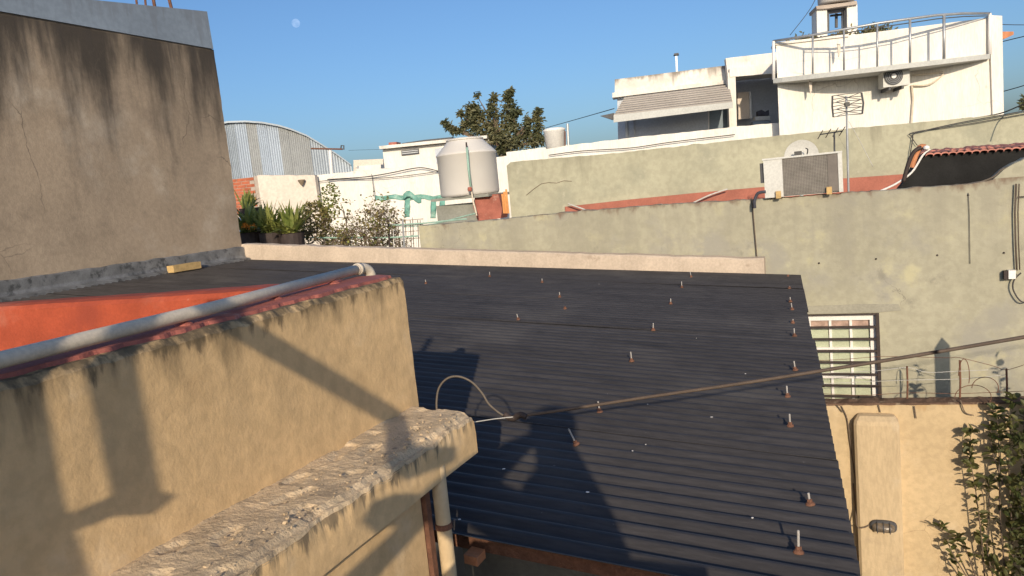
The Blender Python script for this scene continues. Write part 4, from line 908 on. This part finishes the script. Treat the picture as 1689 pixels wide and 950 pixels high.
# white parapets to the right of the tank
W4 = Plane(950, 245, 15.5, 16)
strip_wall('white_parapet', W4, [(815, 260), (860, 253), (900, 246), (935, 240), (1040, 227), (1120, 219), (1212, 209), (1290, 202)], M['white'], 'long white parapet running below the awning house')
W4b = Plane(880, 245, 18, 16); strip_wall('rear_parapet', W4b, [(835, 251), (900, 243), (940, 238)], M['white'], 'short white parapet behind the small tank, under the tree')
cord('parapet_cable', [W4.p(x, y, .1) for x, y in ((905, 256), (960, 249), (1040, 244), (1110, 234), (1212, 222))], .01, M['wire'], 'thin cable along the foot of the long white parapet', 'cable')
W5 = Plane(916, 240, 16.6, 16); c5 = W5.p(917, 249); r5 = (W5.p(935, 230)-W5.p(900, 230)).length/2
t5 = thing('small_water_tank', c5, 'small white cylindrical tank standing on the white parapet by the tree', 'water tank')
b = MB(); b.lathe(c5-Vector((0, 0, .1)), [(r5*.9, 0), (r5, .55), (r5*1.06, .56), (r5*1.06, .6), (r5*.8, .63)], 24); b.build('tank_body', M['tank2'], t5, True)
b = MB(); b.tube([W5.p(938, 250, .1), W5.p(936, 204, .1)], .03, 8); b.build('vent_pipe', M['galv'], t5); b = MB(); b.tube(smooth_path([W5.p(932, 216, .3), W5.p(932, 240, .3), W5.p(929, 260, .3)], 3), .018, 6); b.build('outlet_pipe', M['rust'], t5)

# ---- house with awning
H = Plane(1205, 215, 18.2, 14)
ah = thing('awning_house', H.p(1140, 230), 'white house with a grey corrugated awning and stained parapet', 'house'); ah.location.z = 0
def hp(name, pts, m, off, th, parent=ah, pl=H): b = MB(); b.prism([pl.p(x, y, off) for x, y in pts], -pl.n*th); return b.build(name, m, parent)
_zl, _zr = H.p(1014, 131, .05), H.p(1197, 108, .05); _zb = (_zr.z-_zl.z)/(_zr.x-_zl.x); _za = _zl.z-_zb*_zl.x
M['parapet'] = mat('stained_white_parapet', (.74, .69, .61), .92, .07, 1.2, .2, 30, streak=[dict(a=_za+.02, b=_zb, len=.30, col=(.25, .21, .175), f=4, fz=.5, g=4.4, h=1.5, amt=.8, soft=1.), dict(a=_za+.02, b=_zb, len=.10, col=(.2, .17, .14), f=5, fz=2, g=3.8, h=1.15, amt=.7, soft=.8)], blotch=[((.5, .45, .39), 1.5, .5, .72, .6)])
hp('parapet', [(1014, 131), (1197, 108), (1198, 134), (1014, 154)], M['parapet'], .05, .3)
hp('cornice', [(1010, 153), (1199, 132), (1199, 138), (1010, 161)], M['whitedirty'], .2, .5)
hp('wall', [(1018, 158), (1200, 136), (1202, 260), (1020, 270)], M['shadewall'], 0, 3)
hp('side_strip', [(1200, 136), (1206, 136), (1208, 260), (1202, 260)], M['white'], .02, .4)
sh_ = hp('shutter', [(1170, 176), (1200, 173), (1201, 215), (1170, 219)], M['door'], .03, .028)
hp('shutter_rail', [(1168, 177), (1170, 177), (1170, 219), (1168, 219)], M['upvc'], .04, .03)
hp('window_post', [(1030, 190), (1034, 190), (1036, 226), (1032, 226)], M['galv'], .04, .04)
hp('window_post', [(1044, 190), (1046, 190), (1048, 226), (1046, 226)], M['galv'], .04, .04)
A0, A1 = H.p(1031, 160, .22), H.p(1202, 139, .22); B0, B1 = H.p(1013, 190, 1.5), H.p(1208, 168, 1.5)
nr = 8; aw = None
for k in range(nr):
    for lo, hi, m_, lift in ((0, .8, 'awning', 0), (.8, 1., 'awnlight', .03)):
        t0, t1 = (k+lo)/nr, (k+hi)/nr; L0, L1 = A0.lerp(B0, t0), A0.lerp(B0, t1); R0, R1 = A1.lerp(B1, t0), A1.lerp(B1, t1); up_ = Vector((0, 0, lift))
        b = MB(); b.prism([L0+up_, R0+up_, R1+up_, L1+up_], (0, 0, -.05)); b.build('awning_slat' if lift == 0 else 'awning_rib', M[m_], ah)
hp('awning_fascia', [(1012, 190), (1209, 168), (1209, 178), (1012, 202)], M['fascia'], 1.53, .03)
hp('gutter_spout', [(990, 191), (1013, 186), (1013, 198), (1008, 197)], M['darkgrey'], 1.4, .1)
for x in (1013,): pass
# taller bay with open loggia
hp('bay_lintel', [(1197, 96), (1300, 84), (1300, 113), (1200, 123)], M['whitedirty'], .5, .3)
hp('bay_beam', [(1203, 113), (1300, 102), (1300, 119), (1204, 127)], M['white'], .62, .1)
hp('bay_column', [(1200, 120), (1213, 118), (1216, 230), (1204, 232)], M['whitedirty'], .6, .35)
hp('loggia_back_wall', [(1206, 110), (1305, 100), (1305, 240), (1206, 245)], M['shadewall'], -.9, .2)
hp('loggia_ceiling', [(1206, 119), (1300, 110), (1300, 114), (1206, 123)], M['white'], .45, 1.3)
hp('door', [(1216, 153), (1237, 151), (1238, 195), (1217, 197)], M['pinkdoor'], -.5, .05)
hp('pipe', [(1236, 151), (1239, 151), (1240, 195), (1237, 195)], M['galv'], -.45, .05)
hp('loggia_parapet', [(1216, 217), (1300, 209), (1300, 250), (1216, 250)], M['white'], .55, .15)
tv = thing('laundry_shelf', H.p(1258, 212, .1), 'cluttered grey laundry trolley in the shaded loggia', 'trolley')
hp('trolley_top', [(1246, 192), (1270, 191), (1270, 198), (1246, 199)], M['fascia'], .1, .4, tv)
hp('trolley_body', [(1242, 200), (1271, 199), (1272, 213), (1240, 214)], M['door'], .12, .4, tv)
hp('bundle', [(1250, 183), (1256, 181), (1262, 184), (1268, 181), (1269, 190), (1250, 191)], M['cloth'], 0, .25, tv)
bx_ = hp('crate', [(1218, 209), (1236, 208), (1236, 216), (1218, 217)], M['wood'], .2, .3, None); tag(bx_, 'small orange yellow crate on the loggia floor', 'crate')
hp('flue_pipe', [(1115, 118), (1118, 118), (1117, 92), (1114, 92)], M['galv'], -.5, .08)
hp('flue_cap', [(1111, 91), (1120, 90), (1119, 87), (1112, 88)], M['darkgrey'], -.45, .16)

# ---- white building with balcony
Bd = Plane(1285, 222, 16.2, 14)
bb = thing('balcony_building', Bd.p(1460, 230), 'tall white building with a railed balcony and rooftop tank tower', 'building'); bb.location.z = 0
def bp(name, pts, m, off, th, parent=bb): b = MB(); b.prism([Bd.p(x, y, off) for x, y in pts], -Bd.n*th); return b.build(name, m, parent)
b = MB(); b.prism([Bd.p(x, y) for x, y in ((1280, 73), (1450, 52), (1632, 29), (1640, 260), (1289, 300))], (-.2, 6, 0)); b.build('wall', M['white'], bb)
bp('corner_pier', [(1632, 25), (1653, 26), (1657, 260), (1640, 262)], M['white'], .06, 6.1)
bp('parapet_cap', [(1279, 70), (1400, 56), (1400, 60), (1279, 74)], M['whitedirty'], .04, .5)
def boff(x): t = min(1, max(0, (x-1275)/(1633-1275))); return .10 + .72*math.sin(math.pi*t)**.8      # the balcony front is bowed
b = MB(); rows = []
for i in range(25):
    x = 1275+358*i/24; y = 129.5-41*i/24; f_ = boff(x); q = Bd.p(x, y, f_); u_ = (q-Bd.o).dot(Bd.d); zb_ = q.z
    rows.append([Bd.w(u_, zb_, .003), Bd.w(u_, zb_, f_), Bd.w(u_, zb_-.09, f_), Bd.w(u_, zb_-.09, .003)])
b.grid(rows); b.build('balcony_slab', M['fascia'], bb)
railpts = [(1275, 68), (1340, 58), (1400, 47), (1450, 38), (1500, 31), (1545, 25), (1590, 22), (1632, 22)]
b = MB(); b.tube([Bd.p(x, y, boff(x)-.04) for x, y in railpts], .024, 8); rail = b.build('top_rail', M['galv'], bb, True)
b = MB(); b.tube([Bd.p(x, y+4+3*math.sin((x-1275)/114), boff(x)-.05) for x, y in railpts[1:]], .010, 6); b.build('lower_rail', M['darkgrey'], bb)
for x, m_, w_ in ((1276, 'upvc', .03), (1340.5, 'galv', .018), (1392, 'galv', .018), (1447, 'galv', .018), (1501, 'galv', .022), (1557, 'galv', .026), (1632.5, 'upvc', .032)):
    t = (x-1276)/(1633-1276); yb_ = 131-41*t
    for (xa, ya_), (xc, yc_) in zip(railpts, railpts[1:]):
        if xa <= x <= xc+1: yt = ya_+(yc_-ya_)*(x-xa)/(xc-xa)
    b = MB(); b.tube([Bd.p(x, yb_, boff(x)-.04), Bd.p(x, yt, boff(x)-.04)], w_, 8); b.build('baluster', M[m_], bb, True)
for x, y in ((1328, 129), (1407, 121), (1563, 100)):
    q = Bd.p(x, y, boff(x)*.6); b = MB(); b.lathe(q-Vector((0, 0, .02)), [(.09, 0), (.10, .02), (.09, .05)], 16); b.build('ceiling_lamp', M['upvc'], bb)
b = MB(); b.tube([Bd.p(x, y, .05) for x, y in ((1504, 140), (1506, 165), (1503, 205))], .02, 6); b.build('drain_pipe', M['pipe'], bb)
b = MB(); b.tube(smooth_path([Bd.p(x, y, .06) for x, y in ((1505, 124), (1530, 122), (1556, 119), (1548, 130), (1530, 140), (1506, 141))], 4), .016, 6); b.build('refrigerant_line', M['pipe'], bb)
for x, y in ((1334, 133), (1381, 72)): b = MB(); q = Bd.p(x, y, .3); b.prism([q, q+Bd.d*.06+Vector((0, 0, -.02)), q+Bd.d*.05+Vector((0, 0, -.2)), q+Bd.d*.015+Vector((0, 0, -.26))], -Bd.n*.03); b.build('rag', M['pinkdoor'], bb)
# condenser on the balcony building
q0, q1 = Bd.uz(1457, 144, .5), Bd.uz(1500, 110, .5)
a2 = thing('wall_air_conditioner', Bd.w((q0[0]+q1[0])/2, q0[1], .3), 'white air conditioner unit with round fan on the balcony building wall', 'air conditioner')
zb2, zt2 = Bd.uz(1478, 142, .5)[1], Bd.uz(1478, 111, .5)[1]
b = MB(); b.rect(Bd, q0[0], zb2, q1[0], zt2, .5, .3); b.build('casing', M['ac'], a2)
fc = Bd.w(*Bd.uz(1473.5, 125.5, .5), .5); rf_ = .165
b = MB(); rows = [[fc + Bd.d*(r_*math.cos(a)) + Vector((0, 0, r_*math.sin(a))) + Bd.n*o_ for a in [2*math.pi*j/28 for j in range(29)]] for r_, o_ in ((rf_, .002), (rf_, .02), (.001, .022))]; b.grid(rows); fan = b.build('fan_grille', M['darkgrey'], a2)
for r_ in (.14, .11, .08): b = MB(); b.tube([fc + Bd.d*(r_*math.cos(a)) + Vector((0, 0, r_*math.sin(a))) + Bd.n*.028 for a in [2*math.pi*j/24 for j in range(25)]], .005, 5, False); b.build('grille_ring', M['galv'], fan)
b = MB(); rows = [[fc + Bd.d*(r_*math.cos(a)) + Vector((0, 0, r_*math.sin(a))) + Bd.n*o_ for a in [2*math.pi*j/20 for j in range(21)]] for r_, o_ in ((.045, .022), (.045, .038), (.001, .04))]; b.grid(rows); b.build('hub', M['upvc'], fan)
for u in (q0[0]+.12, q1[0]-.12): b = MB(); b.rect(Bd, u-.02, zb2-.06, u+.02, zb2-.003, .48, .48); b.build('bracket', M['darkgrey'], a2)
# rooftop tower with tank
RT = Plane(1380, 50, 18.2, 14)
rt = thing('tank_tower', RT.p(1380, 60), 'white masonry tower on the balcony building carrying a water tank', 'tower')
def rp(name, pts, m, off=0, th=.5, parent=rt): b = MB(); b.prism([RT.p(x, y, off) for x, y in pts], -RT.n*th); return b.build(name, m, parent)
rp('pier', [(1347, 14), (1364, 12), (1365, 70), (1348, 72)], M['white']); rp('pier', [(1397, 8), (1414, 6), (1415, 66), (1398, 68)], M['white'])
rp('slab', [(1346, 10), (1396, 4), (1413, 1), (1414, 7), (1364, 14), (1347, 15)], M['mortar'], .08, .7)
rp('window_frame', [(1365, 18), (1368, 18), (1368, 50), (1365, 50)], M['darkgrey'], -.1, .1); rp('window_frame', [(1393, 14), (1396, 14), (1396, 48), (1393, 48)], M['darkgrey'], -.1, .1)
rp('window_frame', [(1368, 15), (1393, 12), (1393, 17), (1368, 20)], M['darkgrey'], -.11, .1)
rp('rear_post', [(1378, 22), (1382, 22), (1382, 45), (1378, 45)], M['darkgrey'], -.4, .06); rp('rear_rail', [(1370, 24), (1390, 22), (1390, 25), (1370, 27)], M['darkgrey'], -.4, .06)
c6 = RT.p(1380, 8, -.25); b = MB(); r6 = (RT.p(1410, 5)-RT.p(1348, 12)).length/2; b.lathe(c6+Vector((0, 0, .02)), [(r6*.92, 0), (r6, .05), (r6, .75), (r6*.6, 1.0)], 28)
tag(b.build('rooftop_tank', M['tank'], smooth=True), 'cream water tank on top of the tower, cut by the photo edge', 'water tank')
def tuft(px, py, n_, sp, label, seed, off=-.3):
    rg = random.Random(seed); c = Bd.p(px, py, off); t = thing('rooftop_plant', (c.x, c.y, c.z-.2), label, 'plant', 'small plants on the balcony building parapet'); b = MB()
    for i in range(n_*3): p = c + Vector((rg.gauss(0, sp), rg.gauss(0, sp*.6), abs(rg.gauss(0, sp*.5))-.12)); add_leaf(b, p, leaf_rot(rg, Vector((rg.gauss(0, 1), rg.gauss(0, 1), .8))), .08, .024)
    tag(b.build('foliage', M['leaf_dry'] if seed % 2 else M['leaf_tree'], t, fix=False), kind='stuff'); b = MB(); b.lathe((c.x, c.y, c.z-.38), [(.10, 0), (.13, .22), (.10, .21)], 12); b.build('pot', M['brown'], t)
tuft(1327, 63, 90, .13, 'dark green tuft above the left end of the balcony rail', 2); tuft(1439, 47, 110, .15, 'olive green tuft right of the tank tower', 4); tuft(1386, 54, 70, .1, 'small yellowish plant at the foot of the tank tower', 3)
OT = Plane(1660, 58, 22, 14); b = MB(); b.prism([OT.p(1640, 52), (OT.p(1672, 52)), OT.p(1672, 57), OT.p(1657, 64), OT.p(1640, 64)], -OT.n*2); tag(b.build('orange_eave', M['ortile']), 'orange tiled eave sticking out beside the white building', 'eave')
for k, (pts, lab) in enumerate((([(1640, 40, 26), (1689, 41, 30), (1760, 40, 35)], 'highest overhead wire right of the white building'), ([(1650, 152, 25), (1689, 141, 24), (1760, 118, 23)], 'steep overhead wire low at the right edge'), ([(1640, 72, 26), (1689, 60, 25), (1760, 46, 24)], 'overhead wire just below the orange eave'), ([(1356, -30, 30), (1338, 12, 30), (1303, 58, 30)], 'thin wire slanting down left of the tank tower'), ([(900, 211, 30), (950, 197, 28), (1013, 179, 21)], 'overhead wire from the tree to the awning house'), ([(575, 248, 60), (640, 246, 55), (800, 243, 45)], 'faint wire above the flat roofed house'), ([(1600, 196, 14), (1650, 187, 14), (1689, 172, 13), (1760, 150, 12)], 'black wire crossing the right end of the upper wall'))):
    cord('overhead_wire', [atY(*q) for q in pts], .012 if k < 6 else .01, M['wire'], lab, 'wire', 'overhead wires', 4)
VR = Plane(1680, 170, 20, 14); rg = random.Random(9); b = MB()
for i in range(160): add_leaf(b, VR.p(1688+abs(rg.gauss(0, 12)), 180-abs(rg.gauss(0, 9)), rg.uniform(-.3, .3)), leaf_rot(rg, Vector((rg.gauss(0, 1), -1, .4))), .16, .05)
vb = thing('distant_bush', VR.p(1695, 200), 'dark bush at the right edge beside the white building', 'bush'); vb.location.z = 0
tag(b.build('foliage', M['leaf_tree'], vb, fix=False), kind='stuff'); b = MB(); b.tube([Vector((vb.location.x, vb.location.y, 0)), VR.p(1695, 185)], .06, 6); b.build('stem', M['bark'], vb)

# ---- arched hangar
HG = Plane(480, 280, 42, 42)
hg = thing('arched_hangar', HG.p(450, 290), 'grey metal hangar with an arched gable far behind the walls', 'hangar'); hg.location.z = 0
arch = [(300, 226), (330, 211), (376, 202), (405, 201), (433, 203), (460, 208), (480, 214), (505, 224), (530, 239), (555, 255), (578, 272)]
AU = [HG.uz(*q) for q in arch]
def arz(u):
    for (a, za), (c, zc) in zip(AU, AU[1:]):
        if a <= u <= c+1e-6: return za+(zc-za)*(u-a)/(c-a)
    return AU[-1][1]
px_edges = [300, 322, 344, 366, 380, 394, 413, 430, 446, 465, 480, 497, 514, 534, 556, 578]
kinds = 'AABAACBCCBBBAAA'
for k in range(15):
    ua, uc = HG.uz(px_edges[k], 260)[0], HG.uz(px_edges[k+1], 260)[0]; us = [ua+(uc-ua)*i/10 for i in range(11)]
    b = MB(); front = [[HG.w(u, z_, .02+.035*math.sin(i*math.pi*1.0+.5) + (.03 if k % 2 else 0)) for z_ in (0, arz(u))] for i, u in enumerate(us)]
    b.grid(front); b.grid([[q-HG.n*.15 for q in r] for r in front]); b.build('gable_panel', M['panel'+kinds[k]], hg)
b = MB(); rows = [[HG.w(u, z-.06, .3), HG.w(u, z+.06, .3), HG.w(u, z+.06, -25), HG.w(u, z-.06, -25)] for u, z in AU]; b.grid(rows); b.add(rows[-1], [(0, 1, 2, 3)]); b.build('barrel_roof', M['panelA'], hg)
st = thing('street_lamp', Plane(545, 260, 26, 14).p(547, 290), 'thin white pole with a crossarm in front of the hangar', 'pole'); st.location.z = 0
LPn = Plane(545, 260, 26, 14)
b = MB(); q = LPn.p(547, 285); b.tube([Vector((q.x, q.y, 0)), q, LPn.p(544.5, 248)], .07, 8); b.build('mast', M['upvc'], st); b = MB(); b.tube([LPn.p(513, 245), LPn.p(565, 246)], .035, 6); b.build('crossarm', M['rust'], st)
b = MB(); b.tube([LPn.p(562, 246), LPn.p(563, 240), LPn.p(567, 240), LPn.p(567, 247)], .03, 6); b.build('end_bracket', M['darkgrey'], st)

# ---- tree behind the white parapet
TPl = Plane(830, 220, 25, 16); rg = random.Random(11)
tr = thing('leafy_tree', TPl.p(830, 260), 'tall olive green tree rising behind the white parapet', 'tree'); tr.location.z = 0
b = MB(); base = TPl.p(832, 262); trunk = [Vector((base.x, base.y, 0)), Vector((base.x, base.y, 2.5)), base, TPl.p(833, 225)]
b.tube(trunk, [.22, .19, .14, .08], 8)
clumps = []
def clump_col(pts): clumps.extend(pts)
clump_col([(788, 160, 5, 7), (785, 172, 9, 8), (782, 186, 13, 10), (780, 200, 15, 11), (787, 214, 19, 11), (775, 178, 9, 8), (795, 195, 11, 10)])
clump_col([(815, 162, 5, 7), (812, 176, 9, 9), (812, 192, 14, 11), (810, 208, 17, 12)])
clump_col([(841, 151, 4, 6), (838, 162, 9, 8), (841, 176, 13, 10), (838, 192, 16, 12), (842, 208, 18, 12), (852, 186, 9, 8)])
clump_col([(888, 184, 4, 6), (887, 196, 8, 8), (887, 210, 11, 9), (884, 222, 14, 10), (871, 200, 8, 8), (868, 214, 12, 10), (892, 230, 10, 8), (860, 222, 16, 12)])
clump_col([(733, 201, 4, 5), (738, 208, 6, 5), (747, 214, 8, 5), (757, 216, 5, 4), (760, 188, 4, 5), (766, 205, 6, 8)])
clump_col([(830, 228, 28, 14), (812, 224, 18, 12), (850, 236, 24, 12), (880, 236, 16, 10), (828, 244, 10, 10), (835, 252, 8, 6)])
for (x, y, rx_, ry_) in clumps:
    if rg.random() < .8: b.tube([TPl.p(832+rg.uniform(-8, 8), 240), TPl.p((832+x)/2+rg.uniform(-4, 4), (236+y)/2+6), TPl.p(x, y)], [.07, .04, .012], 5)
b.build('trunk', M['bark'], tr, fix=False)
b = MB()
for (x, y, rx_, ry_) in clumps:
    for i in range(int(60 + rx_*ry_*1.15)):
        r_ = rg.gauss(0, .5); a = rg.uniform(0, 6.28); p = TPl.p(x + rg.gauss(0, .42)*rx_*.85, y + rg.gauss(0, .46)*ry_, rg.gauss(0, .5)*rx_*.026)
        if nn(p.x*3.2, p.y*3.2, p.z*3.2) < -.18: continue
        add_leaf(b, p, leaf_rot(rg, Vector((rg.gauss(0, 1), rg.gauss(-.3, 1), -.3))), rg.uniform(.13, .22), rg.uniform(.035, .06))
tag(b.build('crown', M['leaf_tree'], tr, fix=False), kind='stuff')

# ================================================================ moon
md_ = ray(488, 38).normalized(); mc = CAM + md_*4500; b = MB(); rm_ = 4500*6.6/1290
b.lathe((0, 0, 0), [(rm_*math.sin(math.pi*i/16)+.01, -rm_*math.cos(math.pi*i/16)) for i in range(17)], 32); mo = b.build('moon', M['white'], None, True, base=(0, 0, 0)); mo.location = mc
mm = bpy.data.materials.new('moon_through_air'); mm.use_nodes = True; t = mm.node_tree; t.nodes.clear()
o_ = t.nodes.new('ShaderNodeOutputMaterial'); ad = t.nodes.new('ShaderNodeAddShader'); em = t.nodes.new('ShaderNodeEmission'); tp_ = t.nodes.new('ShaderNodeBsdfTransparent')
nz_ = t.nodes.new('ShaderNodeTexNoise'); nz_.inputs['Scale'].default_value = .035; mr = t.nodes.new('ShaderNodeMapRange'); mr.inputs[1].default_value = .35; mr.inputs[2].default_value = .65; mr.inputs[3].default_value = .02; mr.inputs[4].default_value = .10
tc = t.nodes.new('ShaderNodeTexCoord'); t.links.new(tc.outputs['Object'], nz_.inputs[0]); t.links.new(nz_.outputs[0], mr.inputs[0]); t.links.new(mr.outputs[0], em.inputs[1]); em.inputs[0].default_value = (1, .95, .88, 1)
tp_.inputs[0].default_value = (1, 1, 1, 1)
t.links.new(em.outputs[0], ad.inputs[0]); t.links.new(tp_.outputs[0], ad.inputs[1]); t.links.new(ad.outputs[0], o_.inputs[0]); mo.data.materials[0] = mm
tag(mo, 'pale daytime moon in the blue sky left of centre', 'moon')

# ================================================================ photographer behind the camera (seen by the shadow on the roof)
def skin_body(name, verts, edges, m, root=0):
    me = bpy.data.meshes.new(name); base = Vector((verts[0][0][0], verts[0][0][1], 2.45))
    me.from_pydata([Vector(v)-base for v, r in verts], edges, []); o = bpy.data.objects.new(name, me); col.objects.link(o); o.location = base
    md = o.modifiers.new('skin', 'SKIN'); md.use_smooth_shade = True
    for i, (v, r) in enumerate(verts): me.skin_vertices[0].data[i].radius = (r, r) if not isinstance(r, tuple) else r; me.skin_vertices[0].data[i].use_root = (i == root)
    s = o.modifiers.new('sub', 'SUBSURF'); s.levels = 2; s.render_levels = 2; me.materials.append(m); return o
HX, HY = .14, -.36
V = [((HX+.02, HY-.10, 3.36), .14), ((HX, HY-.08, 3.60), .15), ((HX, HY-.07, 3.79), .145), ((HX+.01, HY-.05, 3.92), .07), ((HX+.005, HY-.03, 4.0), .05), ((HX, HY, 4.085), .095), ((HX, HY, 4.16), .108), ((HX, HY, 4.22), .075),
     ((HX-.13, HY-.06, 3.86), .07), ((-.23, -.22, 3.86), .07), ((-.14, -.13, 3.935), .052), ((-.055, -.07, 3.985), .026),
     ((HX+.13, HY-.06, 3.85), .055), ((HX+.15, HY+.05, 3.62), .046), ((HX+.06, HY+.18, 3.80), .036), ((.06, -.07, 3.98), .026),
     ((HX-.07, HY-.10, 3.26), .095), ((HX-.08, HY-.06, 2.88), .065), ((HX-.08, HY-.12, 2.50), .045), ((HX-.08, HY+.05, 2.475), .035),
     ((HX+.11, HY-.10, 3.26), .095), ((HX+.12, HY-.06, 2.88), .065), ((HX+.12, HY-.12, 2.50), .045), ((HX+.12, HY+.05, 2.475), .035)]
E_ = [(0, 1), (1, 2), (2, 3), (3, 4), (4, 5), (5, 6), (6, 7), (2, 8), (8, 9), (9, 10), (10, 11), (2, 12), (12, 13), (13, 14), (14, 15), (0, 16), (16, 17), (17, 18), (18, 19), (0, 20), (20, 21), (21, 22), (22, 23)]
ps = skin_body('person', V, E_, M['cloth']); tag(ps, 'person in dark clothes holding a phone, seen only by the shadow on the black roof', 'person')
for s_, hx in ((-1, -.05), (1, .05)):
    hb = MB(); hp_ = Vector((hx, -.068, 3.985))
    for k in range(5):
        dz = .03-.016*k if k < 4 else -.01; dx = .025 if s_ < 0 else -.025
        hb.tube([hp_+Vector((0, -.01, dz*.6)), hp_+Vector((dx*.3, .02, dz)), hp_+Vector((dx*(.9 if k < 4 else .5), .03 if k < 4 else .0, dz+.004))], [.010, .009, .007], 6)
    hb.build('fingers', M['skin'], None, True).parent = ps
    o = [x for x in col.objects if x.name.startswith('fingers')][-1]; o.location = o.location - ps.location
ph = MB(); ph.box((-.04, -.066, 3.925), (.036, -.057, 4.02))
po_ = ph.build('phone', M['plastic']); tag(po_, 'black phone held up by the person at the camera', 'phone')

# invented iron frame behind the camera, its bars shaped to shade the tan wall
gf = thing('shadow_frame', (-.85, -.2, 2.45), 'invented iron post and slanted handrail beside the photographer, shading the tan wall', 'shadow caster')
def gfb(name, pts, th): b = MB(); b.prism([(x, -.17, z) for x, z in pts], (0, th, 0)); b.build(name, M['iron'], gf)
gfb('post', [(-1.02, 2.45), (-.745, 2.45), (-.752, 3.78), (-.758, 3.9), (-.760, 4.40), (-1.02, 4.40)], .03)
gfb('shade_upright', [(-.716, 3.9), (-.686, 3.9), (-.688, 4.13), (-.690, 4.60), (-.720, 4.60), (-.720, 4.13)], .02)
gfb('shade_plate', [(-.757, 3.850), (-.716, 3.876), (-.690, 3.872), (-.670, 3.899), (-.678, 3.905), (-.712, 3.915), (-.757, 3.878)], .012)
gfb('shadebar', [(-.80, 4.395), (-.385, 4.035), (-.362, 4.062), (-.80, 4.435)], .03)
gfb('shadebar_bracket', [(-.385, 4.04), (-.362, 4.065), (-.30, 3.99), (-.215, 3.99), (-.215, 3.955), (-.30, 3.92), (-.345, 3.97)], .03)
b = MB(); b.lathe((0, 0, 0), [(.01, -.04), (.035, -.03), (.048, 0), (.035, .03), (.01, .04)], 16); o = b.build('shade_ball', M['iron'], gf, True, base=(0, 0, 0)); o.location = Vector((-.325, -.155, 3.845))-gf.location
gfb('lower_rail', [(-.60, 3.565), (-.43, 3.718), (-.36, 3.785), (-.30, 3.85), (-.255, 3.85), (-.30, 3.79), (-.39, 3.69), (-.56, 3.535)], .02)  # unseen bar added for the dark strip below the ledge
